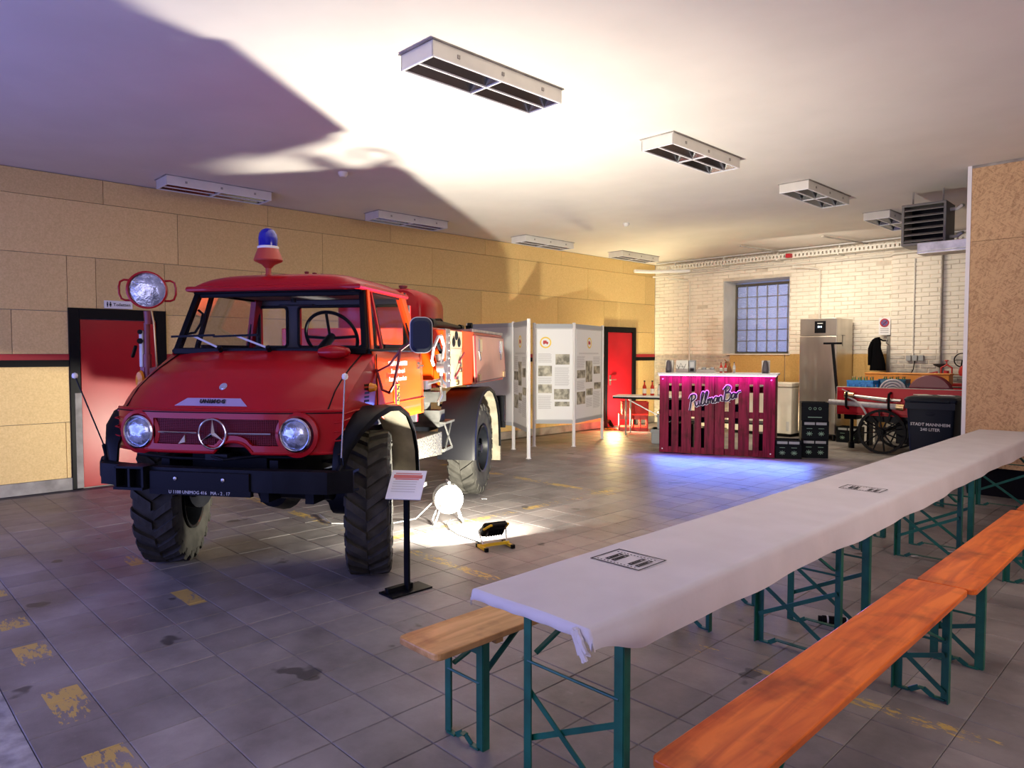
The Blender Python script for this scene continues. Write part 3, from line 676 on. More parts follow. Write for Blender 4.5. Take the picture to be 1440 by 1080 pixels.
# grille insert
gl = MB()
gl.grid(lambda u, v: (xf(-.455+.91*u)-.035, -.455+.91*u, .985+.20*v), 16, 1)
g0 = gl.build('grille', M_redd, TR)
gb = MB()
for k in range(17):
    z = .995+k*.011
    for i in range(12):
        y0 = -.455+.91*i/12; y1 = y0+.91/12
        if z < max(zbot(y0), zbot(y1))+.03: continue
        v = [(xf(y0)-.035, y0, z), (xf(y0)-.022, y0, z), (xf(y1)-.035, y1, z), (xf(y1)-.022, y1, z)]
        v += [(p[0], p[1], p[2]+.005) for p in v]
        gb.add(v, [(0, 1, 3, 2), (4, 6, 7, 5), (1, 5, 7, 3), (0, 2, 6, 4)])
for i in range(60):
    y = -.45+.9*i/59; gb.bb(xf(y)-.036, xf(y)-.026, y-.002, y+.002, max(.99, zbot(y)+.03), 1.18)
gb.build('grille_bars', M_redd, g0, kind='stuff')
# star emblem in a ring, side trims
em = MB(); cx_ = xf(0)+.012; cz = 1.075
em.tube([(cx_, .098*math.cos(2*math.pi*i/40), cz+.098*math.sin(2*math.pi*i/40)) for i in range(40)], .007, 8, closed=True)
for k in range(3):
    an = R(90+120*k); d = Vector((0, math.cos(an), math.sin(an))); p = Vector((0, -math.sin(an), math.cos(an))); c = Vector((cx_, 0, cz))
    em.add([c+d*.096, c+p*.016+d*.01, c-p*.016+d*.01, c+Vector((.014, 0, 0)), c-d*.005], [(0, 1, 3), (0, 3, 2), (1, 4, 3), (2, 3, 4), (0, 2, 4, 1)])
em.build('star_emblem', M_chrome, TR, smooth=True, ang=25, label='chrome three-pointed star in a ring')
MB().tube([(xf(y)+.008, y, 1.080) for y in (-.115, -.2, -.3, -.41)], .0065).tube([(xf(y)+.008, y, 1.080) for y in (.115, .2, .3, .41)], .0065).build('trim_bar', M_chrome, TR, smooth=True)
tri = MB(); tri.prism([(-.275, 1.0), (-.225, 1.012), (-.225, 1.06)], xf(.25)-.024, xf(.25)-.015); tri.build('sticker_remnant', M_cream, TR)
# name plate on the hood front
MB().add([hoodpt(.935, t) for t in (-.27, -.15, .08, .20)]+[hoodpt(.985, t) for t in (-.36, -.15, .08, .28)], [(0, 1, 5, 4), (1, 2, 6, 5), (2, 3, 7, 6)]).build('name_plate', mat('plate_silver', (.50, .40, .62), .3, metal=.5), hood, solid=.008)
pn = Vector(hoodpt(.962, -.03)); p2 = Vector(hoodpt(.985, 0)); p1 = Vector(hoodpt(.935, 0)); up_ = (p1-p2).normalized()
text('UNIMOG', 'lettering', M_ink, hood, frame((0, 1, 0), up_, Vector((0, 1, 0)).cross(up_), pn+Vector((.006, 0, .006))), .040, .003, bold=.001, spacing=1.25)
pb = Vector(hoodpt(.84, 0)); nb = (Vector((0, 1, 0)).cross(up_)).normalized()
MB().cyl(pb-nb*.002, pb+nb*.010, .028, n=20).cyl(pb+nb*.010, pb+nb*.014, .020, n=20).build('hood_badge', M_chrome, hood, smooth=True)
# hood seams
for s in (-1, 1): MB().tube([(x_, s*y_, z_+.004) for x_, y_, z_ in [hoodpt(u, .90) for u in (.02, .2, .4, .6, .8, .95, 1)]], .005, 6).build('hood_seam', M_black, hood)
for s in (-1, 1):
    MB().tube([(xf(.84)+.0, s*.845, 1.205), (.35, s*.852, 1.215), (0, s*.846, 1.215), (-.06, s*.842, 1.215)], .007, 6).build('side_crease', M_red, TR, smooth=True)
    for k in range(3): MB().tube([(xf(.78)+.004, s*.80, 1.15-k*.06), (.545, s*.845, 1.155-k*.06), (.40-.03*k+.02, s*.850, 1.17-k*.05)], .005, 6).build('rib', M_red, TR, smooth=True)
    v = MB()
    for k in range(5): v.bb(.08, .16, s*.842-.006, s*.842+.006, 1.26+k*.028, 1.275+k*.028)
    v.build('air_slots', M_black, TR)
# turn signals, headlights
for s in (-1, 1):
    hl = MB().lathe([(.112, -.03), (.118, .0), (.112, .028), (.102, .034), (.098, .03), (.098, -.03)], 32, Matrix.Translation((xf(.58)+.002, s*.575, 1.075)) @ Matrix.Rotation(R(90), 4, 'Y')).build('headlight', M_chrome, TR, smooth=True)
    MB().lathe([(.001, .048), (.04, .044), (.08, .034), (.100, .018), (.100, .0)], 28, Matrix.Translation((xf(.58)+.002, s*.575, 1.075)) @ Matrix.Rotation(R(90), 4, 'Y')).build('lens', M_lens, hl, smooth=True)
    MB().lathe([(.125, -.02), (.150, -.005), (.150, .012), (.125, .02)], 32, Matrix.Translation((xf(.58)-.004, s*.575, 1.075)) @ Matrix.Rotation(R(90), 4, 'Y')).build('headlight_surround', M_red, TR, smooth=True)
    t = MB().lathe([(.001, .05), (.025, .04), (.035, 0), (.001, 0)], 16, Matrix.Translation((.06, s*.85, 1.36)) @ Matrix.Rotation(R(-90*s), 4, 'X')).build('turn_signal', M_amber, TR, smooth=True)
# hood scoop by the driver's windscreen corner
MB().lathe([(.001, -.085), (.03, -.07), (.05, -.02), (.05, .02), (.03, .07), (.001, .085)], 18, Matrix.Translation((.12, .60, 1.615)) @ Matrix.Rotation(R(90), 4, 'X') @ Matrix.Diagonal((1.5, 1.0, 1.5, 1))).build('air_scoop', M_red, hood, smooth=True)
# ---- bumper
bp = [(.58, -.90), (.72, -.82), (.80, -.5), (.82, 0), (.82, .5), (.80, .86), (.70, .99)]
b = MB()
rings = [[(x, y, .725), (x, y, .865), (x-.09, y, .865), (x-.09, y, .850), (x-.015, y, .850), (x-.015, y, .74), (x-.09, y, .74), (x-.09, y, .725)] for x, y in bp]
b.loft(rings, caps=True).build('bumper', M_blackm, TR)
q = MB()
q.bb(.70, .86, -.60, -.585, .73, .865).bb(.70, .86, -.40, -.385, .73, .865).bb(.70, .86, -.50, -.485, .73, .865).bb(.70, .87, -.60, -.385, .72, .737).bb(.72, .86, -.60, -.385, .858, .872)
q.build('step_frame', M_blackm, TR)
MB().bb(.815, .835, -.36, .35, .70, .845).build('number_plate_board', M_black, TR, bevel=.004)
text('U 1100 UNIMOG 416   MA - 2 . 17', 'lettering', M_lgrey, TR, frame((0, 1, 0), (0, 0, 1), (1, 0, 0), (.838, -.0, .713)), .030, .001)
MB().bb(.80, .836, -.36, .36, .695, .732).build('plate_strip', M_black, TR)
k_ = MB()
for y in (-.17, .17): k_.lathe([(.001, .01), (.012, .006), (.013, 0)], 10, Matrix.Translation((.836, y, .80)) @ Matrix.Rotation(R(90), 4, 'Y'))
k_.build('bolt', M_alu, TR)
for s, bx in ((-1, .58), (1, .72)):
    MB().tube([(bx, s*.90, .86), (bx-.02, s*.91, .90), (bx+.0, s*.91, .97)], .016).build('rod_holder', M_blackm, TR)
    e = MB().tube([(bx, s*.91, .96), (bx+.03, s*1.10, 1.44)] if s < 0 else [(bx+.02, s*.93, .95), (bx+.0, s*.95, 1.45)], .005, 6).build('guide_rod', M_blackm if s < 0 else M_chrome, TR)
    c = (bx+.03, s*1.105, 1.45) if s < 0 else (bx, s*.95, 1.46)
    MB().lathe([(.001, .022), (.016, .015), (.02, 0), (.016, -.015), (.001, -.022)], 12, Matrix.Translation(c)).build('rod_knob', M_white, e, smooth=True)
MB().bb(.60, .72, -.78, .85, .76, .83).cyl((.42, .20, .68), (.42, .72, .68), .07).bb(.36, .62, .30, .36, .62, .80).bb(.36, .62, .62, .68, .62, .80).cyl((.62, -.1, .80), (.79, -.1, .80), .05).build('bumper_mount', M_blackm, TR)
MB().tube([(.70, -.55, .93), (.66, -.3, .905), (.64, 0, .90), (.66, .3, .93), (.6, .6, .92)], .010).tube([(.60, -.2, .95), (.72, .1, .91), (.64, .45, .95)], .008).bb(.55, .68, -.06, .10, .90, .94).build('hoses_and_winch', M_blackm, TR)
# ---- fenders
def fender(cx0, s, front):
    if front: path = [(.60, .84), (.58, .98), (.50, 1.10), (.36, 1.19), (.18, 1.235), (-.02, 1.225), (-.20, 1.16), (-.34, 1.03), (-.42, .86), (-.45, .66)]; inn = [.80]*10; out = [.86, .90, .96, 1.01, 1.04, 1.05, 1.05, 1.05, 1.05, 1.05]
    else: path = [(.66, .48), (.655, .70), (.60, .90), (.48, 1.06), (.30, 1.17), (.10, 1.215), (-.12, 1.215), (-.34, 1.16), (-.52, 1.03), (-.63, .86), (-.68, .66), (-.70, .46)]; inn = [.62]*12; out = [1.03]*12
    rings = []
    for (x, z), a, o in zip(path, inn, out):
        c = Vector((.08 if front else 0, .53)); d = (Vector((x, z))-c).normalized()
        def P(y, r): return (cx0+x+d.x*r, s*y, z+d.y*r)
        rings.append([P(a, 0), P(o-.03, .012), P(o, .0), P(o+.008, -.035), P(o-.004, -.035), P(o-.018, -.012), P(a, -.014)])
    fd_ = MB().loft(rings, caps=True).build('fender', M_blackm if front else M_black, TR, smooth=True, ang=50)
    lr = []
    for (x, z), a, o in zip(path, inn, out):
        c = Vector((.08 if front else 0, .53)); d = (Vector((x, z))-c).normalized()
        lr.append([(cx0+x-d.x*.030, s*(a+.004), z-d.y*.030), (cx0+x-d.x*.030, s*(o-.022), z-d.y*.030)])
    MB().loft(lr, closed=False).build('lit_inner_liner', M_pale, fd_, smooth=True, label='pale inside of the fender, floodlight put into its colour')  # added surface, coloured as if the floodlight brightened the fender's inside
    return fd_
for s in (-1, 1): fender(0, s, True); fender(-3.0, s, False)
# ---- cab
cabz = 1.62
wsb = (-.03, .775, 1.63); wst = (-.205, .685, 2.095)
RX = -1.18                                     # rear of the cab
RT = (-1.06, .675, 2.125)
# doors with lettering and arms
for s in (-1, 1):
    def P(u, v, s=s):
        x = -.05+(RX+.05)*u; zb = zlow(x) if x > -.45 else 1.08; zb = max(1.08, zb); z = zb+(cabz-zb)*v
        return (x, s*(.842-.02*v*v), z)
    dr = MB().grid(P, 16, 6).build('door', M_red_lit if s > 0 else M_red, TR, smooth=True, solid=.012)
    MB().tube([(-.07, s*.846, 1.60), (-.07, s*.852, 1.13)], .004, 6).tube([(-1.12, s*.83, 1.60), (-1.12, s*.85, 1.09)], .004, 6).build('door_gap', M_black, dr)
    MB().tube([(-.06, s*.846, 1.215), (-1.18, s*.852, 1.215)], .006, 6).build('crease', M_red_lit if s > 0 else M_red, dr)
    MB().tube([(-1.08, s*.83, 1.50), (-1.07, s*.875, 1.50), (-.93, s*.875, 1.50)], .010).bb(-1.10, -1.02, s*.826, s*.842, 1.47, 1.53).build('door_handle', M_chrome, dr, smooth=True)
    MB().tube([(wsb[0], s*.80, 1.625), (-.55, s*.825, 1.63), (-1.10, s*.815, 1.63)], .016, 8).build('waist_rail', M_black, TR)
dl = frame((-1, 0, 0), (0, 0, 1), (0, 1, 0), (-.50, .853, 1.52))
for tx, z in (('STADT MANNHEIM', 1.525), ('Feuerwehr und', 1.465), ('Katastrophenschutz', 1.405)):
    text(tx, 'lettering', M_white, TR, frame((-1, 0, 0), (0, 0, 1), (0, 1, 0), (-.50, .856, z)), .050, .0012, bold=.0006)
shp = [(-.42, 1.36), (-.54, 1.36), (-.54, 1.24), (-.525, 1.20), (-.48, 1.18), (-.435, 1.20), (-.42, 1.24)]
cr = MB().prism([(x, z) for x, z in shp], .845, .853, ax=1).build('crest', mat('crest_yellow', (.85, .60, .04), .5), TR)
c2 = MB().prism([(-.425, 1.355), (-.478, 1.355), (-.478, 1.19), (-.438, 1.205), (-.425, 1.24)], .853, .856, ax=1)
c2.build('crest_half', M_stripe, cr)
c3 = MB()
for zz in (1.21, 1.25, 1.30): c3.bar((-.49, .857, zz+.01), (-.53, .857, zz+.045), .012, .002, (0, 1, 0)).bar((-.53, .857, zz+.01), (-.49, .857, zz+.045), .006, .002, (0, 1, 0))
c3.build('crest_figure', M_ink, cr)
# roof
def roofpt(u, t):
    w = .705; a = 2*u-1
    x = -.61-.51*a-.015*abs(t)**6*(1 if a > 0 else -1)
    z = 2.092+.135*(max(0, 1-abs(t)**4.5))**.5*(max(0, 1-abs(a)**7))**.5
    return (x, w*t, z)
def sp_(v): return math.sin(v*math.pi/2)
rf = MB().grid(lambda u, v: roofpt((sp_(2*u-1)+1)/2, sp_(2*v-1)), 26, 32)
rf.grid(lambda u, v: (roofpt(u, 2*v-1)[0]*.995, roofpt(u, 2*v-1)[1]*.985, 2.088), 6, 6)
roof = rf.build('cab_roof', M_red, TR, smooth=True, ang=70)
edge = [roofpt(0, t/8) for t in range(-8, 9)]+[roofpt(u/6, 1) for u in range(1, 7)]+[roofpt(1, t/8) for t in range(7, -9, -1)]+[roofpt(1-u/6, -1) for u in range(1, 6)]
MB().tube([(x, y, 2.104) for x, y, z in edge], .021, 8, closed=True).build('drip_rail', M_red, roof, smooth=True)
MB().grid(lambda u, v: (-.40-.42*u, -.55+.85*v, 2.222+.022*math.sin(math.pi*u)**.3*math.sin(math.pi*v)**.3), 10, 12).build('roof_hatch', M_red, roof, smooth=True, solid=.02)
MB().tube([(wst[0]+.045, y*.1*.70, 2.088-.006*abs(y*.1)**3) for y in range(-10, 11)], .014, 8).build('visor_edge', M_black, TR, smooth=True)
# pillars and windscreen
fr = MB()
for s in (-1, 1): fr.bar((wsb[0], s*wsb[1], 1.61), (wst[0], s*wst[1], 2.10), .045, .05, (1, 0, 0))
fr.bar((wsb[0]+.005, -.79, 1.625), (wsb[0]+.005, .79, 1.625), .035, .05).bar((wst[0]+.01, -.69, 2.075), (wst[0]+.01, .69, 2.075), .035, .06)
fr.build('windscreen_frame', M_black, TR, bevel=.008)
MB().add([(wsb[0]+.012, -.75, 1.64), (wsb[0]+.012, .75, 1.64), (wst[0]+.012, .66, 2.07), (wst[0]+.012, -.66, 2.07)], [(0, 1, 2, 3)]).build('windscreen', M_glass, TR)
for s in (-1, 1):
    def yy(z): return .80-(z-1.63)*(.125/.50)
    def xr(z): return RX+(z-1.63)*(.12/.5)
    o = MB().bar((-1.12, s*yy(1.62), 1.62), (-1.03, s*yy(2.13), 2.13), .05, .10, (1, 0, 0)); o.build('rear_pillar', M_red_lit if s > 0 else M_red, TR)
    MB().bar((wsb[0]-.055, s*(wsb[1]+.032), 1.62), (wst[0]-.03, s*(wst[1]+.028), 2.10), .012, .045, (1, 0, 0)).build('front_pillar_skin', M_red_lit if s > 0 else M_red, TR)
    MB().bar((-.22, s*.692, 2.115), (-1.06, s*.692, 2.115), .02, .03).build('window_top_rail', M_red_lit if s > 0 else M_red, TR)
    m = MB().bar((-.30, s*yy(1.64), 1.64), (-.36, s*yy(2.10), 2.10), .018, .022, (1, 0, 0)); m.build('quarter_window_post', M_red if s > 0 else M_black, TR)
    sl = MB().bar((-.37, s*yy(1.66), 1.66), (-1.08, s*yy(1.66), 1.66), .014, .035).bar((-.39, s*yy(2.085), 2.085), (-1.04, s*yy(2.085), 2.085), .014, .03).bar((-1.06, s*yy(1.65), 1.65), (-1.02, s*yy(2.09), 2.09), .014, .03, (1, 0, 0)).bar((-.33, s*yy(1.65), 1.65), (-.385, s*yy(2.09), 2.09), .014, .02, (1, 0, 0))
    sl.build('window_seal', M_black, TR)
    MB().add([(-.05, s*yy(1.65), 1.65), (-1.06, s*yy(1.65), 1.65), (-1.02, s*yy(2.1), 2.1), (-.24, s*yy(2.1), 2.1)], [(0, 1, 2, 3)]).build('side_window', M_glass, TR)
# rear wall of the cab with three openings
def holes(x0, x1, m, nm, wins):
    b = MB(); ys = [-.80]+[k for w in wins for k in w]+[.80]
    b.bb(x0, x1, -.80, .80, 1.0, 1.665).bb(x0, x1, -.70, .70, 2.03, 2.14)
    for a, c in zip(ys[::2], ys[1::2]): b.bb(x0, x1, max(a, -.74), min(c, .74), 1.665, 2.03)
    return b.build(nm, m, TR)
wins = [(-.70, -.42), (-.31, .31), (.42, .70)]
rw = holes(-1.13, -1.10, M_dgrey, 'rear_wall', wins); holes(-1.16, -1.131, M_red, 'rear_skin', wins)
for a, c in wins:
    r_ = .035; p = []
    for (yy_, zz, a0) in ((c-r_, 2.03-r_, 0), (a+r_, 2.03-r_, 90), (a+r_, 1.665+r_, 180), (c-r_, 1.665+r_, 270)):
        for k in range(5): an = R(a0+k*22.5); p.append((-1.095, yy_+r_*math.cos(an), zz+r_*math.sin(an)))
    MB().tube(p, .014, 6, closed=True).build('window_rubber', M_black, rw, smooth=True)
    MB().add([(-1.118, a, 1.665), (-1.118, c, 1.665), (-1.118, c, 2.03), (-1.118, a, 2.03)], [(0, 1, 2, 3)]).build('rear_window', M_glass, rw)
MB().bb(-1.10, -.10, -.76, .76, 1.05, 1.10).bb(-.34, -.06, -.76, .76, 1.40, 1.58).bb(-.20, -.05, -.76, .76, 1.10, 1.40).build('dashboard', M_dark, TR, bevel=.01)
MB().add([(-.22, -.66, 2.085), (-.22, .66, 2.085), (-1.1, .66, 2.085), (-1.1, -.66, 2.085)], [(0, 1, 2, 3)]).build('headliner', M_dgrey, TR)
for y in (-.40, .38): MB().bb(-.98, -.52, y-.22, y+.22, 1.16, 1.30).bb(-1.06, -.96, y-.22, y+.22, 1.30, 1.62).build('seat', M_dark, TR, bevel=.03)
# steering wheel
sw = Matrix.Translation((-.42, .33, 1.74)) @ Matrix.Rotation(R(-62), 4, 'Y')
w_ = MB(); w_.tube([sw @ Vector((.215*math.cos(2*math.pi*i/36), .215*math.sin(2*math.pi*i/36), 0)) for i in range(36)], .014, 8, closed=True)
w_.tube([sw @ Vector((.0, -.21, 0)), sw @ Vector((0, 0, -.03)), sw @ Vector((0, .21, 0))], .012).tube([sw @ Vector((0, 0, -.03)), sw @ Vector((.2, 0, 0))], .012).cyl(sw @ Vector((0, 0, -.28)), sw @ Vector((0, 0, .0)), .035)
w_.build('steering_wheel', M_black, TR, smooth=True)
# wipers, grab handle
for yb, ye in ((-.36, -.64), (.04, -.28)):
    a = Vector((.04, yb, 1.645)); b_ = Vector((-.03, ye, 1.745))
    wp = MB().bar(a, b_, .014, .006, (1, 0, 0)).build('wiper_arm', M_lgrey, TR)
    MB().bar(b_+Vector((.012, -.17, -.01)), b_+Vector((.012, .20, .0)), .010, .016).build('wiper_blade', M_black, wp)
    MB().cyl(a-Vector((.02, 0, .02)), a+Vector((.01, 0, .01)), .018).build('wiper_pivot', M_black, wp)
MB().tube([(-.12, -.74, 1.76), (-.14, -.69, 1.77), (-.17, -.66, 1.84), (-.20, -.66, 1.92), (-.20, -.70, 1.95)], .010).build('grab_handle', M_black, TR, smooth=True)
MB().cyl((-.2, .12, 2.0), (-.2, .12, 2.03), .02).bar((-.22, 0, 1.98), (-.22, .28, 1.98), .05, .01).build('interior_mirror', M_black, TR)
# beacon
Mb = Matrix.Translation((-.24, -.11, 2.20))
bc = MB().lathe([(.001, 0), (.045, 0), (.03, .015), (.022, .03), (.022, .07), (.05, .10), (.105, .125), (.110, .135), (.100, .165), (.078, .222), (.001, .222)], 28, Mb).build('beacon', mat('beacon_red', (.42, .05, .035), .4), TR, smooth=True)
MB().lathe([(.079, .222), (.081, .228), (.081, .238), (.074, .242)], 28, Mb).build('ring', M_white, bc, smooth=True)
MB().lathe([(.073, .240), (.074, .30), (.068, .338), (.050, .366), (.025, .380), (.001, .384)], 28, Mb).build('dome', M_bluegl, bc, smooth=True, label='blue glass dome')
for i in range(4): MB().lathe([(.018, 0), (.022, .02), (.016, .035), (.020, .05), (.001, .055)], 10, Matrix.Translation((-.62-.09*i, .02+.025*i, 2.235))).build('roof_nozzle', M_maroon, roof, smooth=True)
MB().lathe([(.001, 0), (.028, 0), (.028, .025), (.001, .03)], 12, Matrix.Translation((-.92, .22, 2.225))).build('roof_bolt', M_maroon, roof, smooth=True)
# searchlight on a post at the right front corner
sc_ = Vector((.05, -.955, 2.09)); d_ = (Vector((4.0, 1.2, 1.9))-sc_).normalized(); Ms = frame(d_.cross(Vector((0, 0, 1))), Vector((0, 0, 1)), d_, sc_)
u_ = d_.cross(Vector((0, 0, 1))).normalized(); v_ = u_.cross(d_).normalized(); Ms = frame(u_, v_, d_, sc_)
sl = MB().lathe([(.001, -.16), (.06, -.15), (.11, -.11), (.136, -.05), (.143, .02), (.143, .045), (.132, .05), (.126, .03)], 32, Ms).build('searchlight', M_red, TR, smooth=True)
MB().lathe([(.001, .035), (.08, .032), (.128, .022)], 32, Ms).build('lens', M_lens, sl, smooth=True)
for s in (-1, 1): MB().tube([sc_+u_*s*.115+v_*.072, sc_+u_*s*.160+v_*.075, sc_+u_*s*.188+v_*.060, sc_+u_*s*.197+v_*.02, sc_+u_*s*.196-v_*.03, sc_+u_*s*.182-v_*.068, sc_+u_*s*.155-v_*.080, sc_+u_*s*.108-v_*.080], .008).build('side_handle', M_red, sl, smooth=True)
MB().cyl(sc_-v_*.16, sc_-v_*.26, .035, .03).cyl((.05, -.97, 1.84), (.05, -.97, 1.45), .022).cyl((.05, -.97, 1.60), (.05, -.97, 1.30), .03).build('searchlight_post', M_maroon, TR, smooth=True)
MB().bb(.02, .08, -1.02, -.99, 1.50, 1.78).build('clamp_plate', M_lgrey, TR, bevel=.008)
MB().cyl((.09, -1.0, 1.70), (.02, -1.05, 1.70), .022).cyl((.09, -1.0, 1.77), (.04, -1.03, 1.77), .018).bar((.1, -1.03, 1.66), (.05, -1.10, 1.58), .02, .02).build('clamp_screws', M_black, TR)
MB().tube([(.05, -.93, 1.94), (.06, -.90, 1.84), (.05, -.89, 1.5), (-.02, -.84, 1.44)], .007).build('lamp_cable', M_brass, TR, smooth=True)
MB().bar((.05, -.97, 1.46), (-.04, -.80, 1.52), .05, .05).bar((.06, -.99, 1.30), (.06, -.99, 1.50), .035, .05).bar((.05, -.98, 1.33), (.1, -.84, 1.36), .03, .03).build('bracket', M_maroon, TR)
MB().lathe([(.001, .03), (.03, .02), (.035, 0), (.001, 0)], 12, Matrix.Translation((.09, -1.0, 1.40)) @ Matrix.Rotation(R(90), 4, 'Y') @ Matrix.Diagonal((2.2, 1, 1, 1))).build('turn_signal', M_amber, TR, smooth=True)
# outside mirror left, on a loop of rods
mr = MB().tube([(-.06, .85, 1.49), (-.04, .90, 1.34), (.0, .97, 1.32), (.04, 1.02, 1.38), (.05, 1.06, 1.55), (.06, 1.08, 1.64)], .011).tube([(-.06, .85, 1.47), (.05, .99, 1.52), (.06, 1.08, 1.63)], .009).tube([(.06, 1.08, 1.63), (.10, 1.22, 1.72)], .010).build('mirror_arm', M_maroon, TR, smooth=True)
mc = Vector((.08, 1.24, 1.735)); dd = Vector((.93, .38, 0)).normalized(); Mm = frame(dd.cross(Vector((0, 0, 1))), (0, 0, 1), dd, mc)
def rr(w, h, r, n=6):
    p = []
    for cx0, cy0, a0 in ((w-r, h-r, 0), (-w+r, h-r, 90), (-w+r, -h+r, 180), (w-r, -h+r, 270)):
        for k in range(n): an = R(a0+k*90/(n-1)); p.append((cx0+r*math.cos(an), cy0+r*math.sin(an)))
    return p
pl = rr(.075, .122, .05)
mb = MB(); mb.loft([[Mm @ Vector((x*.8, y*.8, .03)) for x, y in pl], [Mm @ Vector((x, y, .012)) for x, y in pl], [Mm @ Vector((x, y, -.012)) for x, y in pl], [Mm @ Vector((x*.9, y*.9, -.02)) for x, y in pl]], caps=True)
mi = mb.build('mirror', mat('mirror_shell', (.02, .028, .06), .4), TR, smooth=True)
MB().tube([Mm @ Vector((x, y, 0)) for x, y in pl], .007, 6, closed=True).build('mirror_rim', M_lgrey, mi, smooth=True)
BODY0 = set(o.name for o in bpy.data.objects)
# ---- body behind the cab
MB().bb(-2.62, -1.50, -.90, .84, 1.27, 1.86).build('pump_housing', M_red_lit, TR, bevel=.01)
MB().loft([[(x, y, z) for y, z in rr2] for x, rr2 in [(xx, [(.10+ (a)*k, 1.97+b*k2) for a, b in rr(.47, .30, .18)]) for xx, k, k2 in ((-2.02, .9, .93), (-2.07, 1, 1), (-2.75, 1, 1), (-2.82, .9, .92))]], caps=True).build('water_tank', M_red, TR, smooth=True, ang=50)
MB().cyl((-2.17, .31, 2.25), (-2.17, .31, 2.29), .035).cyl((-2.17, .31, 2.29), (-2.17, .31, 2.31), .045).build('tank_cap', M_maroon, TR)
MB().bb(-1.60, -1.50, .84, .95, 1.30, 1.84).build('side_panel_front', M_red_lit, TR, bevel=.01)
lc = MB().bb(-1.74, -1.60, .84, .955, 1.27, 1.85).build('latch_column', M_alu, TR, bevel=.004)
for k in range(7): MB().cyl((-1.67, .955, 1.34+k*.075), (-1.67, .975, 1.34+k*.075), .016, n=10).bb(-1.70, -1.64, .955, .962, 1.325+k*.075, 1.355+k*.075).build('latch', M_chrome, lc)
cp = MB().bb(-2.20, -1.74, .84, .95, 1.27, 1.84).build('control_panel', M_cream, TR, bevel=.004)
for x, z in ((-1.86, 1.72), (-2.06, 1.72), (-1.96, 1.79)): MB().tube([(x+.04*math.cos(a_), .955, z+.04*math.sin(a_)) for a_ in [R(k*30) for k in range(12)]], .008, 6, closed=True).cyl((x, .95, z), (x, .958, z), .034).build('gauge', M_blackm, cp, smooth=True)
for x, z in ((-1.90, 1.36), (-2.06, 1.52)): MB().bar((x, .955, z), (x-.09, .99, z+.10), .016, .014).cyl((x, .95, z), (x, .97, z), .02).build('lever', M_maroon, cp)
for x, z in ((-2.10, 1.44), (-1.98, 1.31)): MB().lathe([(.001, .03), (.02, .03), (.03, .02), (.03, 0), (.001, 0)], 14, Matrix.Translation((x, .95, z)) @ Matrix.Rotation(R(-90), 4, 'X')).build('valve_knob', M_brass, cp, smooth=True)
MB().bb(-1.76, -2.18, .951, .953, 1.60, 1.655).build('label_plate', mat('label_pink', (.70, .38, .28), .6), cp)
MB().bb(-2.20, -2.62, .84, .955, 1.27, 1.85).build('side_panel_rear', M_red_lit, TR, bevel=.01)
bx = MB().prism([(-2.62, 1.25), (-4.38, 1.25), (-4.30, 1.86), (-2.62, 1.86)], -.92, .93, ax=1).build('equipment_box', M_red_lit, TR, bevel=.01)
M_lid = mat('polished_lid', (.66, .36, .29), .30, metal=.55, noise=.15, scale=2)
ld = MB().add([(-2.72, .965, 1.27), (-4.34, .965, 1.29), (-4.26, .945, 1.81), (-2.72, .945, 1.81)], [(0, 1, 2, 3)]).build('side_flap', M_lid, TR, solid=.03, label='polished side flap reflecting light')
MB().tube([(-2.72, .975, 1.28), (-4.34, .975, 1.29), (-4.26, .955, 1.815), (-2.72, .955, 1.815)], .010, 6, closed=True).build('flap_seal', M_maroon, ld)
for x in (-2.92, -4.05): MB().bb(x-.07, x+.07, .955, .985, 1.62, 1.78).prism([(x-.05, 1.62), (x+.05, 1.62), (x+.012, 1.52), (x-.012, 1.52)], .955, .985, ax=1).build('hinge', M_chrome, ld, bevel=.01)
for x in (-2.84, -4.22): MB().bb(x-.05, x+.05, .97, 1.0, 1.29, 1.37).build('catch', M_brass, ld, bevel=.01)
MB().bb(-2.66, -4.32, -.92, .94, 1.855, 1.885).build('box_rim', M_alu, TR)
nz = MB().cyl((-1.55, .78, 1.90), (-1.66, .78, 1.90), .055, .055, n=16).cyl((-1.66, .78, 1.90), (-2.0, .76, 1.905), .032, .040, n=12).cyl((-2.0, .76, 1.905), (-2.85, .72, 1.91), .040, .02, n=12).cyl((-2.85, .72, 1.91), (-2.95, .72, 1.91), .035)
nz.build('spray_nozzle', M_blackm, TR, smooth=True)
MB().tube([(-2.1, .6, 1.88), (-2.2, .62, 1.97), (-2.35, .64, 1.98), (-2.5, .66, 1.90)], .012).build('hose_bow', M_blackm, TR, smooth=True)
MB().cyl((-3.3, .7, 1.88), (-3.3, .7, 1.95), .03).cyl((-3.3, .7, 1.95), (-3.3, .76, 1.95), .035).build('roof_fitting', M_blackm, TR, smooth=True)
MB().tube([(-1.34, .98, 1.36), (-1.30, 1.0, 1.5), (-1.38, 1.0, 1.68), (-1.30, 1.0, 1.77), (-1.20, 1.0, 1.76), (-1.12, .98, 1.66), (-1.12, .96, 1.55), (-1.2, .95, 1.50)], .016).build('hose_loop', M_hose, TR, smooth=True)
MB().cyl((-1.34, .96, 1.60), (-1.34, .99, 1.42), .045, .03).cyl((-1.34, .95, 1.48), (-1.34, 1.03, 1.48), .06).cyl((-1.34, .98, 1.42), (-1.30, 1.0, 1.30), .018).build('valve_assembly', M_alu, TR, smooth=True)
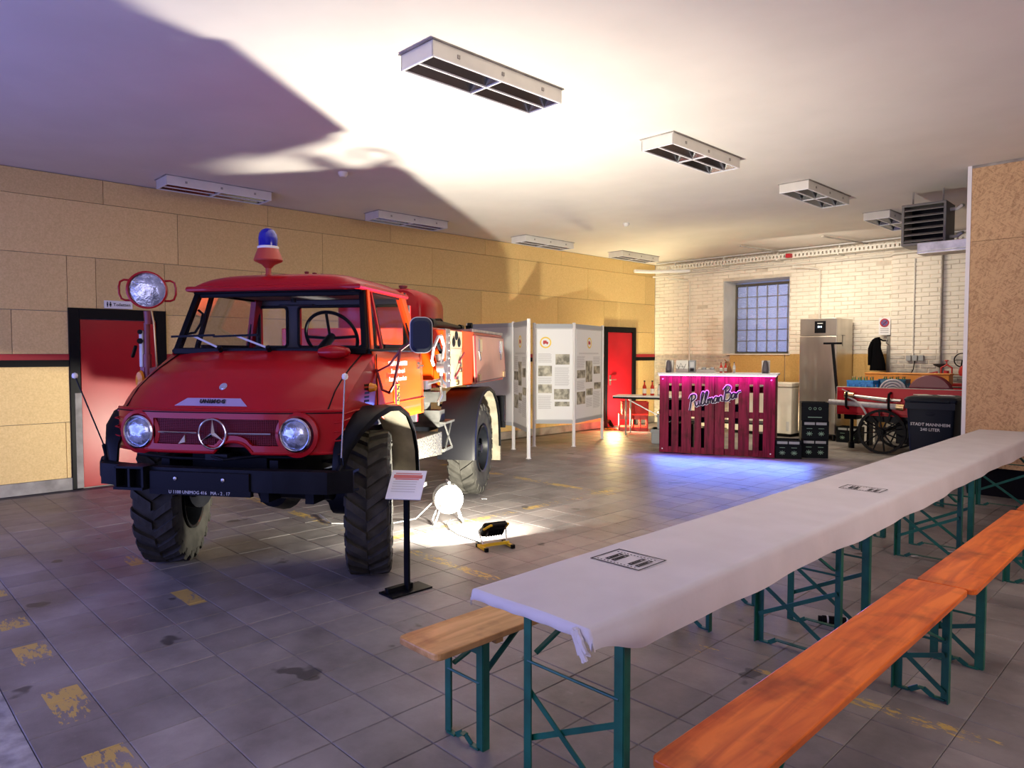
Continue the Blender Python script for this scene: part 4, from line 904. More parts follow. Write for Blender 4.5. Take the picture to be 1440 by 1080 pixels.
MB().tube([(-1.40, .96, 1.31), (-1.28, 1.0, 1.28), (-1.24, 1.02, 1.22), (-1.20, 1.0, 1.16), (-1.26, .98, 1.13)], .014).tube([(-1.1, .9, 1.33), (-1.35, .98, 1.36), (-1.5, .98, 1.31)], .018).bb(-1.22, -1.05, .86, .92, 1.28, 1.36).build('pipework', M_alu, TR, smooth=True)
MB().tube([(-1.30, .96, 1.70), (-1.36, .98, 1.60), (-1.32, .98, 1.50)], .02).build('strap', M_black, TR)
# the body stands a little narrower and farther back than it was laid out above
for o in [q for q in bpy.data.objects if q.name not in BODY0 and q.type == 'MESH']:
    nm = o.name.split('.')[0]
    if nm in ('water_tank', 'tank_cap'): continue
    for v in o.data.vertices: v.co.x = -1.72+(v.co.x+1.5)*1.035; v.co.y *= .915
# step box and under-body
sb = MB().prism([(-.62, .72), (-1.62, .64), (-1.62, .86), (-.62, .88)], .60, .885, ax=1).build('tool_box', mat('spattered_steel', (.085, .08, .065), .5, metal=.2, noise=.9, scale=60, ncol=(.006, .006, .006)), TR, bevel=.006)
MB().bb(-1.62, -1.80, .62, .86, .90, 1.06).cyl((-1.68, .7, .90), (-1.68, .7, 1.27), .055).bb(-1.6, -1.85, .55, .86, 1.14, 1.24).build('air_filter', mat('dull_grey', (.05, .05, .048), .6, noise=.4, scale=10), TR)
MB().bb(-1.62, -1.95, .60, .92, .93, .95).bar((-1.66, .9, .93), (-1.92, .9, .68), .012, .012).bar((-1.9, .9, .93), (-1.68, .9, .68), .012, .012).bb(-1.62, -1.95, .86, .90, .66, .69).build('step_bracket', mat('dull_grey', (.05, .05, .048)), TR)
MB().bb(-.55, -1.05, -.85, -.5, .62, .86).bb(-1.55, -2.2, -.85, -.5, .68, 1.05).bb(-1.6, -2.3, -.3, .3, .85, 1.25).build('fuel_tank', M_blackm, TR, bevel=.02)
MB().bb(-.50, -.78, .86, 1.0, .50, .53).bb(-.5, -.53, .84, .86, .52, .95).bb(-.75, -.78, .84, .86, .52, .95).build('cab_step', M_alu, TR)
MB().bb(-4.28, -4.42, .62, .95, .70, 1.05).build('tail_light', M_blackm, TR, bevel=.01)
MB().bb(-4.36, -4.40, -.95, .95, .62, .70).build('rear_bumper', M_blackm, TR)
MB().tube([(-3.73, .98, .62), (-3.75, .98, .42), (-3.75, .70, .40)], .012).bb(-3.70, -3.74, .66, 1.02, .28, .66).build('mud_flap', M_pale, TR)
# ------------------------------------------------------------------ beer tables and benches
def leg_frame(parent, y, w, hgt, inward, m, brace_to, foot=True, xbrace=True, rod=.50):
    # one folding end frame: two angle-iron legs, cross braces, foot bar
    for s in (-1, 1):
        x = s*w/2
        MB().bb(x-.018, x+.018, y-.003, y+.003, .0, hgt).bb(x+(s*.018)-.003, x+(s*.018)+.003, y, y+inward*.034, 0, hgt).build('leg', m, parent)
    c = MB()
    c.bb(-w/2, w/2, y-.004, y+.014, hgt-.05, hgt-.02)
    MB().cyl((-w/2, y, hgt*rod/.5*.62), (w/2, y, hgt*rod/.5*.62), .006, n=8).build('rod', m, parent)
    if xbrace:
        MB().bar((-w/2, y+inward*.012, hgt*.46), (w/2, y+inward*.012, .04), .022, .005, (0, 1, 0)).build('cross_brace', m, parent)
        MB().bar((-w/2, y+inward*.020, .16), (w/2, y+inward*.020, hgt*.50), .022, .005, (0, 1, 0)).build('cross_brace', m, parent)
    c.build('top_bar', m, parent)
    if foot:
        MB().bb(-w/2, -w/2+.05, y-.012, y+.012, 0, .008).bb(w/2-.05, w/2, y-.012, y+.012, 0, .008).bar((-w/2+.05, y, .004), (-w/2+.09, y, .03), .024, .005, (0, 1, 0)).bar((w/2-.05, y, .004), (w/2-.09, y, .03), .024, .005, (0, 1, 0)).bb(-w/2+.088, w/2-.088, y-.014, y+.014, .027, .032).build('foot_bar', M_green if not foot == 2 else M_green, parent)
    for s in (-1, 1): MB().bar((s*w/2*.9, y+inward*.02, hgt*.66), (s*w/2*.3, y+inward*.34, hgt), .022, .010, (0, 0, 1)).build('folding_brace', m, parent)
def rounded_top(w, L, z0, z1, r=.045):
    p = rr(w/2, L/2, r, 5); return MB().prism([(a, b) for a, b in p], z0, z1, ax=2)
def beer_table(y0, y1, x, lab):
    t = empty('folding_table', (x, (y0+y1)/2, 0)); L = y1-y0
    rounded_top(.50, L, .742, .768).build('tabletop', M_bench_w, t, bevel=.004)
    for s in (-1, 1): leg_frame(t, s*(L/2-.21), .42, .742, -s, M_green, 0)
    for s in (-1, 1): MB().bb(-.20, .20, s*(L/2-.47)-.02, s*(L/2-.47)+.02, .71, .742).build('cross_batten', M_bench_w, t)
    tag(t, lab, 'table', 'folding tables in the long row'); return t
beer_table(1.64, 3.92, -1.595, 'nearest green-legged folding table under the white cloth')
beer_table(3.93, 6.30, -1.615, 'middle green-legged folding table under the white cloth')
beer_table(6.32, 8.98, -1.645, 'farthest green-legged folding table under the white cloth, before the OSB partition')
# the near leg frame of table one stands right below the table edge
def bench(y0, y1, x, m, lab, grp, rot=0):
    t = empty('folding_bench', (x, (y0+y1)/2, 0), rot); L = y1-y0
    rounded_top(.26, L, .442, .47, .03).build('seat_plank', m, t, bevel=.005)
    for s in (-1, 1): leg_frame(t, s*(L/2-.24), .20, .442, -s, M_green, 0, xbrace=(m is M_bench_o))
    for s in (-1, 1): MB().bb(-.09, .09, s*(L/2-.36)-.02, s*(L/2-.36)+.02, .405, .442).build('cross_batten', M_bench_w, t)
    tag(t, lab, 'bench', grp); return t
bench(1.62, 3.88, -2.185, M_bench_w, 'pale wooden folding bench sticking out left of the white table', 'pale benches on the far side of the tables', 0)
bench(3.96, 6.28, -2.185, M_bench_w, 'second pale folding bench hidden behind the white cloth, only its green legs in view', 'pale benches on the far side of the tables', 0)
bench(6.34, 8.62, -2.20, M_bench_w, 'farthest pale folding bench behind the white cloth, beside the OSB partition', 'pale benches on the far side of the tables', 0)
bench(1.63, 3.905, -.985, M_bench_o, 'nearest orange folding bench, filling the lower right corner', 'orange benches')
bench(3.915, 6.17, -.965, M_bench_o, 'second orange folding bench, touching the end of the nearest one', 'orange benches', R(.4))
bench(6.20, 8.45, -.95, M_bench_o, 'third orange folding bench, at the right edge of the photo', 'orange benches')
# cloth over the whole row: one long draped strip
XA, XBr, YA, YC = -1.853, -1.330, 1.628, 9.10
def cloth(u, v):
    # u across (0 left hem .. 1 right hem), v along
    y = YA+(YC-YA)*v; s = u*.80-.05          # arc length: left drop .04, top .53, right drop
    wob = .006*math.sin(y*5.1)+.004*math.sin(y*11.7+1)
    xa = XA-.011*(y-YA); xb = XBr-.0085*(y-YA); tw = xb-xa
    kk = min(1, (y-YA)/.30); kk = kk*kk*(3-2*kk)
    dropR = .045+.085*kk+.005*math.sin(y*1.6+.6)+.003*math.sin(y*5.3)
    if u < .12:
        k = 1-u/.12; return (xa-.004-.003*k, y, .774-.036*k+.003*math.sin(y*9)*k)
    if u < .74:
        k = (u-.12)/.62; r = .0
        return (xa+tw*k, y, .776+.0018*math.sin(y*3.3+k*4)+.001*math.sin(y*13+k*9))
    k = (u-.74)/.26
    return (xb+.006+.010*math.sin(k*math.pi/2)+wob*k+.005*k*math.sin(y*1.7)+.020*math.exp(-((y-1.85)/.13)**2)*math.sin(k*math.pi), y, .774-.008*min(1, k*6)-dropR*k)
cb = MB().grid(cloth, 46, 260)
# near end: short drop with the gathered knot at the right corner
n0 = [cloth(i/46, 0) for i in range(47)]
rows_ = [n0]
for k, (dy, dz) in enumerate(((-.006, -.004), (-.010, -.018), (-.010, -.036), (-.004, -.040))):
    rows_.append([(p[0], p[1]+dy-.003*math.sin(p[0]*60)*(k > 1), p[2]+(dz if p[2] > .75 else dz*.15)) for p in n0])
cb.loft(rows_, closed=False)
cl = cb.build('tablecloth', M_cloth, None, smooth=True, ang=80)
kn = MB()
for k in range(7):
    a = k*.9; kn.tube([(-1.375+.010*math.sin(a), 1.612+.004*math.cos(a), .765), (-1.352+.010*math.cos(a), 1.606, .742-.003*k), (-1.34+.014*math.sin(a*1.7), 1.608, .715-.006*k), (-1.335+.018*math.sin(a), 1.62, .705-.004*(k % 3))], [.010, .009, .007, .003], 6)
kn.build('knot', M_cloth, cl, smooth=True)
tag(cl, 'long white cloth over the row of folding tables, knotted at the near corner', 'tablecloth')
def print_block(cx0, cy0, w, L, full, lab):
    p = MB(); z = .7795
    def q(x0, x1, y0, y1): p.bb(cx0+x0, cx0+x1, cy0+y0, cy0+y1, z, z+.001)
    if full:
        q(-w/2, w/2, -L/2, -L/2+.006); q(-w/2, w/2, L/2-.006, L/2)
    else:
        q(-w/2, w/2, -L/2, -L/2+.004); q(-w/2, w/2, L/2-.004, L/2)
    q(-w/2, -w/2+.005, -L/2, L/2); q(w/2-.005, w/2, -L/2, L/2)
    rp = random.Random(3)
    for xx in (-.075, -.045, .035, .07):
        q(xx, xx+.004, -L*.28, L*.22); q(xx+.016, xx+.020, -L*.28, L*.22); q(xx, xx+.020, -L*.28, -L*.24); q(xx, xx+.02, L*.18, L*.22); q(xx+.007, xx+.013, -L*.2, L*.10)
    for k in range(12): xx = -w/2+.02+k*(w-.04)/12; q(xx, xx+.008, L*.30, L*.32); q(xx, xx+.006, -L*.40, -L*.38)
    return p.build('print', M_ink, cl, label=lab)
print_block(-1.672, 2.29, .235, .19, True, 'black framed print on the near part of the cloth')
print_block(-1.56, 4.53, .235, .15, False, 'black framed print on the middle part of the cloth')
o = MB().cyl((-1.66, 4.20, .03), (-1.52, 4.28, .03), .024, n=12).cyl((-1.68, 4.19, .03), (-1.66, 4.20, .03), .02).build('marker_tube', M_black, smooth=True); tag(o, 'short black tube lying on the floor under the white table', 'tube')
MB().cyl((-1.64, 4.211, .03), (-1.632, 4.216, .03), .0255).cyl((-1.548, 4.264, .03), (-1.54, 4.269, .03), .0255).build('band', M_lgrey, o)
# ------------------------------------------------------------------ info stand
s = empty('info_stand', (-3.85, 2.78, 0), R(0))
MB().bb(-.10, .06, -.16, .17, 0, .012).build('base_plate', M_blackm, s, bevel=.002)
MB().bb(-.055, -.015, -.14, .06, .012, .045).build('base_bar', M_blackm, s)
MB().bb(-.028, .022, -.006, .012, .012, .655).build('post', M_blackm, s, bevel=.002)
Mi = frame((.80, .60, 0), (-.42, .56, .71), Vector((.80, .60, 0)).cross(Vector((-.42, .56, .71))), (0, 0, .725))
pl_ = MB(); pl_.add([Mi @ Vector(p) for p in ((-.12, -.115, 0), (.12, -.115, 0), (.12, .115, 0), (-.12, .115, 0))], [(0, 1, 2, 3)])
pn_ = pl_.build('sign_board', M_panelw, s, solid=.008)
tx = MB()
def onb(x0, x1, y0, y1, z=.0055): tx.add([Mi @ Vector(p) for p in ((x0, y0, z), (x1, y0, z), (x1, y1, z), (x0, y1, z))], [(0, 1, 2, 3)])
onb(-.09, .09, .085, .092); onb(-.10, .10, .05, .078); onb(-.085, .08, .038, .046)
tx.build('red_heading', mat('faded_red', (.60, .16, .14), .6), s)
tx = MB()
for k in range(5): onb(-.095, .07, .02-.02*k, .026-.02*k)
tx.build('text_line', M_lgrey, s)
tag(s, 'slim black info stand with a small slanted white sign before the front wheel', 'sign stand')
# ------------------------------------------------------------------ cable reel
cr_ = empty('cable_reel', (-5.18, 4.22, 0), 0)
fd = (Vector((-4.25, 3.95, 0))-Vector((-5.18, 4.22, 0))).normalized(); fd = (fd+Vector((.45, -.55, 0))).normalized(); ud = fd.cross(Vector((0, 0, 1))).normalized()
M_reelw = mat('white_reel', (.62, .62, .58), .6)
c0 = Vector((0, 0, .235))
Mr = frame(ud, (0, 0, 1), fd, c0)
MB().lathe([(.001, .07), (.13, .07), (.135, .074), (.138, .066), (.13, .060), (.001, .06)], 32, Mr).build('flange', M_reelw, cr_, smooth=True)
MB().lathe([(.001, -.05), (.138, -.05), (.138, -.058), (.001, -.058)], 32, Mr).build('flange', M_reelw, cr_, smooth=True)
MB().lathe([(.10, -.05), (.11, -.03), (.105, 0), (.112, .03), (.10, .06)], 28, Mr).build('wound_cable', M_black, cr_, smooth=True)
MB().lathe([(.001, .085), (.02, .085), (.022, .07)], 14, Mr).bar(Mr @ Vector((0, 0, .085)), Mr @ Vector((.07, -.05, .09)), .012, .006).cyl(Mr @ Vector((.07, -.05, .085)), Mr @ Vector((.07, -.05, .12)), .010).build('crank', M_lgrey, cr_)
fr_ = MB()
for zz in (.085, -.07):
    fr_.tube([Mr @ Vector((-.13, -.225, zz*1.2)), Mr @ Vector((-.10, -.12, zz)), Mr @ Vector((-.0, .155, zz)), Mr @ Vector((.10, -.12, zz)), Mr @ Vector((.14, -.225, zz*1.2))], .007, 6)
fr_.tube([Mr @ Vector((-.13, -.225, -.085)), Mr @ Vector((-.13, -.225, .10))], .007, 6).tube([Mr @ Vector((.14, -.225, -.085)), Mr @ Vector((.14, -.225, .10))], .007, 6).cyl(Mr @ Vector((0, .160, -.07)), Mr @ Vector((0, .160, .085)), .012)
fr_.build('stand', M_lgrey, cr_, smooth=True)
tag(cr_, 'white round cable reel on a wire stand, glowing in the floodlight by the truck', 'cable reel')
# ------------------------------------------------------------------ floodlight on yellow stand
FL = Vector((-4.235, 3.935, 0)); fdir = Vector((-.74, -.20, .62)).normalized()
fl_ = empty('floodlight', FL)
sy = Vector((.30, .95, 0)).normalized(); sx = Vector((.95, -.30, 0))
st_ = MB()
st_.bar(sy*-.12+Vector((0, 0, .03)), sy*.14+Vector((0, 0, .03)), .022, .022)
for t_ in (-.11, .13): st_.bar(sy*t_-sx*.07+Vector((0, 0, .018)), sy*t_+sx*.09+Vector((0, 0, .018)), .022, .022)
st_.build('stand', M_yellow, fl_)
for t_ in (-.11, .13):
    for q_ in (-.075, .095): MB().bar(sy*t_+sx*(q_-.012)+Vector((0, 0, .018)), sy*t_+sx*(q_+.012)+Vector((0, 0, .018)), .03, .03).build('rubber_foot', M_black, fl_)
lc_ = Vector((-.03, .02, .155)); Lx = sy.copy(); Lz = (fdir-Lx*fdir.dot(Lx)).normalized(); Ly = Lz.cross(Lx).normalized()
if Ly.z < 0: Ly = -Ly
Mf = frame(Lx, Ly, Lz, lc_)
MB().loft([[Mf @ Vector((x*k, y*k, z)) for x, y in rr(.105, .075, .02)] for k, z in ((.60, -.045), (.92, -.03), (1, -.01), (1, .012), (.9, .012), (.86, .004))], caps=True).build('housing', M_black, fl_)
MB().add([Mf @ Vector(p) for p in ((-.085, -.058, .0135), (.085, -.058, .0135), (.085, .058, .0135), (-.085, .058, .0135))], [(0, 1, 2, 3)]).build('led_panel', M_flood, fl_)
fn = MB()
for k in range(7): fn.add([Mf @ Vector((-.07+k*.0233, -.05, -.04)), Mf @ Vector((-.07+k*.0233, .05, -.04)), Mf @ Vector((-.07+k*.0233, .03, -.062)), Mf @ Vector((-.07+k*.0233, -.03, -.062))], [(0, 1, 2, 3)])
fn.build('cooling_fins', M_blackm, fl_, solid=.003)
MB().tube([Vector(sy*-.10+Vector((0, 0, .04))), Mf @ Vector((-.125, -.02, 0)), Mf @ Vector((-.115, .02, 0))], .006).tube([Vector(sy*.12+Vector((0, 0, .04))), Mf @ Vector((.125, -.02, 0)), Mf @ Vector((.115, .02, 0))], .006).build('yoke', M_alu, fl_, smooth=True)
MB().tube([Mf @ Vector((-.10, .03, -.02)), Mf @ Vector((-.08, .125, -.05)), Mf @ Vector((.08, .125, -.05)), Mf @ Vector((.10, .03, -.02))], .010, closed=False).build('handle', M_yellow, fl_, smooth=True)
MB().tube([Mf @ Vector((-.065, .127, -.05)), Mf @ Vector((.065, .127, -.05))], .015).build('grip', M_black, fl_, smooth=True)
tag(fl_, 'small black floodlight on a yellow H-shaped stand, shining at the truck', 'floodlight')
a_ = area('floodlight_beam', FL+lc_+Lz*.022, FL+lc_+Lz, .17, .12, 400, (1.0, .93, .76), 178)
a_.parent = None
o = MB().tube([(-4.30, 3.90, .008), (-4.45, 3.95, .007), (-4.75, 3.98, .007), (-4.95, 4.05, .007), (-5.12, 4.15, .007), (-5.12, 4.2, .05)], .005, 6).build('cable', M_ink, smooth=True); tag(o, 'thin black cable on the floor from the floodlight to the cable reel', 'cable')
o = MB().tube([(-5.25, 4.12, .22), (-5.32, 3.95, .06), (-5.5, 3.75, .008), (-5.9, 3.4, .007), (-6.3, 3.5, .007)], .005, 6).build('cable', M_lgrey, smooth=True); tag(o, 'pale cable hanging from the cable reel toward the truck', 'cable')
# ------------------------------------------------------------------ second floodlight by the far door
g2 = empty('floodlight', (-9.20, 11.95, 0))
MB().bb(-.10, .10, -.03, .03, 0, .02).bb(-.10, -.08, -.09, .09, 0, .02).bb(.08, .10, -.09, .09, 0, .02).build('stand', M_yellow, g2)
d2 = Vector((.55, .68, .48)).normalized(); M2 = frame(d2.cross(Vector((0, 0, 1))), d2.cross(Vector((0, 0, 1))).cross(d2), d2, (0, 0, .14))
MB().loft([[M2 @ Vector((x*k, y*k, z)) for x, y in rr(.11, .08, .02)] for k, z in ((.6, -.05), (1, -.02), (1, .01), (.88, .01))], caps=True).build('housing', M_black, g2)
MB().add([M2 @ Vector(p) for p in ((-.09, -.06, .013), (.09, -.06, .013), (.09, .06, .013), (-.09, .06, .013))], [(0, 1, 2, 3)]).build('led_panel', M_flood, g2)
tag(g2, 'bright floodlight on the floor behind the display panels at the far red door', 'floodlight')
# ------------------------------------------------------------------ display panels
PW = [(-9.42, 8.14), (-8.42, 8.28), (-7.51, 7.71), (-8.44, 8.80), (-7.95, 9.28), (-8.32, 10.53)]
posts = []
dp = empty('display_panels', (-8.0, 8.5, 0)); o0 = Vector((8.0, -8.5, 0))
for k, (x, y) in enumerate(PW): MB().bb(x+8.0-.02, x+8.0+.02, y-8.5-.02, y-8.5+.02, 0, 2.14).bb(x+8.0-.03, x+8.0+.03, y-8.5-.03, y-8.5+.03, 0, .01).build('post', M_white, dp, bevel=.003)
M_rail = mat('panel_rail', (.36, .38, .42), .5)
M_emb = mat('emblem_yellow', (.80, .55, .05), .5)
def panel_between(a, b, poster, bz=.40):
    A = Vector((a[0]+8, a[1]-8.5, 0)); B = Vector((b[0]+8, b[1]-8.5, 0)); d = (B-A).normalized(); n = Vector((d.y, -d.x, 0)); L = (B-A).length
    if n.dot(Vector((1, -1, 0))) < 0: n = -n
    def q(s0, s1, z0, z1, off, th=.004):
        P = [A+d*s0+n*off, A+d*s1+n*off, A+d*s1+n*(off+th), A+d*s0+n*(off+th)]
        return [(p.x, p.y, z0) for p in P]+[(p.x, p.y, z1) for p in P]
    F = [(0, 1, 2, 3), (4, 5, 6, 7), (0, 1, 5, 4), (1, 2, 6, 5), (2, 3, 7, 6), (3, 0, 4, 7)]
    MB().add(q(.03, L-.03, bz, 2.12, -.006, .012), F).build('board', M_lgrey, dp)
    MB().add(q(.02, L-.02, bz, bz+.06, -.012, .024), F).build('rail', M_rail, dp)
    MB().add(q(.02, L-.02, 2.05, 2.12, -.012, .024), F).build('rail', M_rail, dp)
    if poster is None: return
    s0, s1, kind = poster
    P = MB().add(q(s0, s1, bz+.075, 2.03, .006), F).build('poster', M_panelw, dp)
    w = s1-s0; cz_ = 1.80; cs = s0+w*(.24 if kind == 1 else .5)
    Mc = frame(d, (0, 0, 1), n, A+d*cs+n*.0105+Vector((0, 0, cz_)))
    MB().lathe([(.075, 0), (.098, 0), (.098, .002), (.075, .002)], 28, Mc, close=True).build('emblem_ring', M_emb, P)
    e = MB(); e.prism([(-.045, -.02), (.045, -.02), (.045, .012), (.02, .015), (.015, .035), (-.04, .035), (-.045, .01)], 0, .002, ax=2)
    for cx0 in (-.028, .028): e.cyl((cx0, -.022, 0), (cx0, -.022, .0025), .012, n=10)
    e.v = [tuple(Mc @ Vector(v)) for v in e.v]; e.build('emblem_vehicle', M_stripe, P)
    tl_ = MB(); ph = MB()
    if kind == 1:
        phs = [(.52, .92, 1.42, 1.60), (.03, .42, 1.22, 1.40), (.03, .42, .98-.09+.04, 1.08), (.48, .92, .82, 1.00), (.5, .92, .70, .78)]
        txt = [(.03, .42, 1.46, 1.62), (.50, .92, 1.06, 1.38), (.03, .42, 1.10, 1.20), (.03, .42, .66, .88)]
    else:
        phs = [(.36, .62, 1.10, 1.48), (.02, .34, 1.18, 1.32), (.68, .94, 1.24, 1.38), (.02, .34, .72, .94), (.38, .64, .86, .98), (.70, .98, .96, 1.08)]
        txt = [(.10, .90, 1.60, 1.63), (.02, .33, 1.36, 1.56), (.66, .96, 1.42, 1.56), (.02, .33, .98, 1.14), (.38, .64, .66, .82), (.66, .96, .62, .92)]
    for a0, a1, z0, z1 in phs: MB().add(q(s0+w*a0, s0+w*a1, z0, z1, .010, .002), F).build('photo', M_photo, P)
    for a0, a1, z0, z1 in txt:
        z = z0
        while z < z1: tl_.add(q(s0+w*a0, s0+w*(a1-rnd.random()*.05), z, z+.006, .010, .001), F); z += .018
    tl_.build('text_lines', M_text, P, kind='stuff')
panel_between(PW[0], PW[1], None)
panel_between(PW[1], PW[2], (.10, .98, 2))
panel_between(PW[3], PW[4], (.05, .66, 1))
panel_between(PW[4], PW[5], (.08, 1.22, 2))
tag(dp, 'folding white display panels with posters, photos and round emblems behind the truck', 'display panels')
# ------------------------------------------------------------------ pallet bar
BO = Vector((-6.51, 9.74, 0)); bd = (Vector((-4.875, 10.405, 0))-BO).normalized(); ba = math.atan2(bd.y, bd.x)
bar = empty('pallet_bar', BO, ba); BL = 1.765; BH = 1.30
pxs = [(927, 940), (944, 954), (958, 972), (976.5, 986), (990.5, 1004.2), (1004.8, 1019), (1024.5, 1033.5), (1038, 1053.5), (1058.5, 1067.5), (1073, 1090)]
for a0, b0 in pxs:
    def u(px): t = (px-927)/163; return BL*t*(1+.06*(1-t))/(1.0)       # nearly even: the right end is a little nearer
    x0, x1 = u(a0), u(b0); MB().bb(x0, x1, -.022, 0, .012, BH-.03).build('plank', M_plankr, bar, bevel=.004)
for z0, z1 in ((BH-.17, BH-.03), (.60, .70), (.012, .11)):
    MB().bb(0, BL, -.016 if z0 > 1 else -.004, .022, z0, z1).build('cross_board', M_plankr, bar)
for z0 in (.85,): MB().bb(.02, BL-.02, .60, .62, z0+.12, z0+.22).build('rear_board', M_plankr, bar)
for x0 in (0, .85, BL-.09): MB().bb(x0, x0+.09, .022, .12, .012, BH-.04).build('stringer', M_plankr, bar)
MB().bb(BL-.024, BL, .02, .62, .012, BH-.03).build('side_board', M_plankr, bar)
MB().bb(0, .024, .02, .62, .012, BH-.03).build('side_board', M_plankr, bar)
MB().bb(.03, BL-.03, .12, .60, .50, .52).build('inner_shelf', M_blackm, bar)
for a_, b_, z0, z1 in ((.06, .50, .05, .46), (.62, .95, .05, .40), (.08, .40, .525, .85), (.55, .80, .525, .95), (1.15, 1.30, .525, .80), (1.45, 1.7, .05, .35)): MB().bb(a_, b_, .22, .55, z0, z1).build('stored_box', M_blackm, bar, bevel=.006)
MB().bb(-.03, BL+.03, -.045, .66, BH-.03, BH).build('counter', M_white, bar, bevel=.004)
MB().bb(-.01, BL+.01, -.043, -.026, BH-.045, BH-.03).build('led_strip', M_pinkled, bar)
for xx, zz in ((.05, .07), (BL-.06, .07), (.05, BH-.1), (BL-.06, BH-.1)): MB().lathe([(.001, .008), (.010, .004), (.011, 0)], 10, Matrix.Translation((xx, -.022, zz)) @ Matrix.Rotation(R(90), 4, 'X')).build('screw_cap', M_white, bar)
# script lettering PullmanBar as brush strokes
L_ = {'P': [[(.12, -.25), (.22, .35), (.34, 1.0)], [(.05, .72), (.25, 1.02), (.62, .98), (.62, .68), (.25, .48)]],
 'u': [[(0, .42), (.06, .1), (.18, 0), (.32, .15), (.38, .42)], [(.38, .42), (.36, .1), (.50, .02)]],
 'l': [[(0, .05), (.20, .50), (.34, .95), (.22, 1.05), (.12, .70), (.10, .15), (.24, .0), (.36, .12)]],
 'm': [[(0, .40), (.04, 0)], [(.03, .2), (.16, .42), (.22, .3), (.22, 0)], [(.22, .2), (.36, .42), (.42, .3), (.42, .05), (.52, .02)]],
 'a': [[(.34, .36), (.18, .44), (.02, .22), (.10, .0), (.26, .08), (.36, .38), (.36, .06), (.48, .02)]],
 'n': [[(0, .40), (.04, 0)], [(.03, .2), (.18, .42), (.28, .3), (.28, .05), (.40, .02)]],
 'B': [[(.12, -.1), (.20, .5), (.30, 1.05)], [(.05, .85), (.35, 1.15), (.66, 1.0), (.58, .72), (.28, .58), (.66, .52), (.72, .2), (.45, -.08), (.05, .02)]],
 'r': [[(0, .40), (.05, 0)], [(.04, .22), (.18, .44), (.42, .46)]]}
adv = {'P': .60, 'u': .50, 'l': .36, 'm': .54, 'a': .46, 'n': .40, 'B': .76, 'r': .4}
def smoothp(p, n=5):
    if len(p) < 3: return p
    o = []
    for i in range(len(p)-1):
        p0 = p[max(i-1, 0)]; p1 = p[i]; p2 = p[i+1]; p3 = p[min(i+2, len(p)-1)]
        for k in range(n):
            t = k/n; o.append(tuple(.5*((2*p1[c])+(-p0[c]+p2[c])*t+(2*p0[c]-5*p1[c]+4*p2[c]-p3[c])*t*t+(-p0[c]+3*p1[c]-3*p2[c]+p3[c])*t**3) for c in (0, 1)))
    return o+[p[-1]]
bk = MB(); fg = MB(); xx = 0; sc0 = .19
for ch in 'PullmanBar':
    for stv in L_[ch]:
        p = smoothp(stv); q3 = []
        for (a, b) in p: X_ = .47+(xx+a)*sc0*.86; q3.append((X_, b*sc0+.745+(xx+a)*.040))
        bk.tube([(a, -.032, b) for a, b in q3], .023, 6); fg.tube([(a, -.058, b) for a, b in q3], .012, 6)
    xx += adv[ch]
sgn = bk.build('lettering_outline', M_panelw, bar, smooth=True); fg.build('lettering', M_ink, sgn, smooth=True)
for x_ in (.62, 1.1): MB().cyl((x_, -.022, .85), (x_, -.05, .85), .006).build('sign_pin', M_chrome, sgn)
tag(bar, 'red pallet-wood bar counter with pink light strip and PullmanBar lettering', 'bar counter')
def bw(x, y, z=0): return (Matrix.Translation(BO) @ Matrix.Rotation(ba, 4, 'Z')) @ Vector((x, y, z))
def on_bar(name, x, y, label, cat, group=None):
    e = empty(name, bw(x, y, BH), ba); tag(e, label, cat, group); return e
for x_, lab in ((.10, 'left stack of dark paper cups at the end of the bar counter'), (1.60, 'right stack of dark paper cups before the ochre board, on the bar counter')):
    e = on_bar('cup_stack', x_, .25, lab, 'cups', 'cup stacks on the bar')
    MB().bb(-.06, .06, -.0, .10, 0, .20).build('holder', M_offwhite, e, bevel=.004)
    MB().lathe([(.001, 0), (.045, 0), (.048, .06), (.044, .10), (.034, .17), (.02, .20), (.001, .205)], 18, Matrix.Translation((0, -.055, 0))).build('cups', mat('dark_cups', (.10, .09, .11), .5), e, smooth=True)
e = on_bar('white_box', .30, .35, 'white box with a black line drawing on the bar counter', 'box')
MB().bb(-.10, .10, -.05, .05, 0, .20).build('carton', M_offwhite, e, bevel=.003)
MB().tube([(-.06, -.052, .05), (-.02, -.052, .15), (.03, -.052, .05), (.06, -.052, .14)], .004, 6).tube([(-.08, -.052, .12), (-.05, -.052, .06)], .004, 6).bb(-.05, .05, -.053, -.05, .09, .095).build('drawing', M_ink, e)
e = on_bar('card_reader', .46, .35, 'grey upright device beside the white box on the bar counter', 'device')
MB().bb(-.05, .05, -.05, .05, 0, .20).build('body', M_grey, e, bevel=.006); MB().bb(-.03, .03, -.054, -.05, .09, .17).build('screen', M_lgrey, e); MB().bb(-.03, .03, -.054, -.05, .02, .07).build('keypad', M_ink, e)
e = on_bar('tray', .68, .35, 'low pale tray with small items in the middle of the bar counter', 'tray')
MB().bb(-.14, .14, -.08, .08, 0, .03).bb(-.14, .14, -.08, -.07, .03, .05).bb(-.14, .14, .07, .08, .03, .05).build('tray_body', M_offwhite, e); 
for k in range(4): MB().bb(-.12+k*.065, -.07+k*.065, -.05, .05, .03, .075+.01*(k % 2)).build('packet', M_grey if k % 2 else M_label, e)
def bottle_mb(h, r):
    return MB().lathe([(.001, 0), (r, 0), (r, h*.55), (r*.85, h*.64), (r*.36, h*.76), (r*.36, h*.95), (r*.42, h*.96), (r*.42, h), (.001, h)], 12)
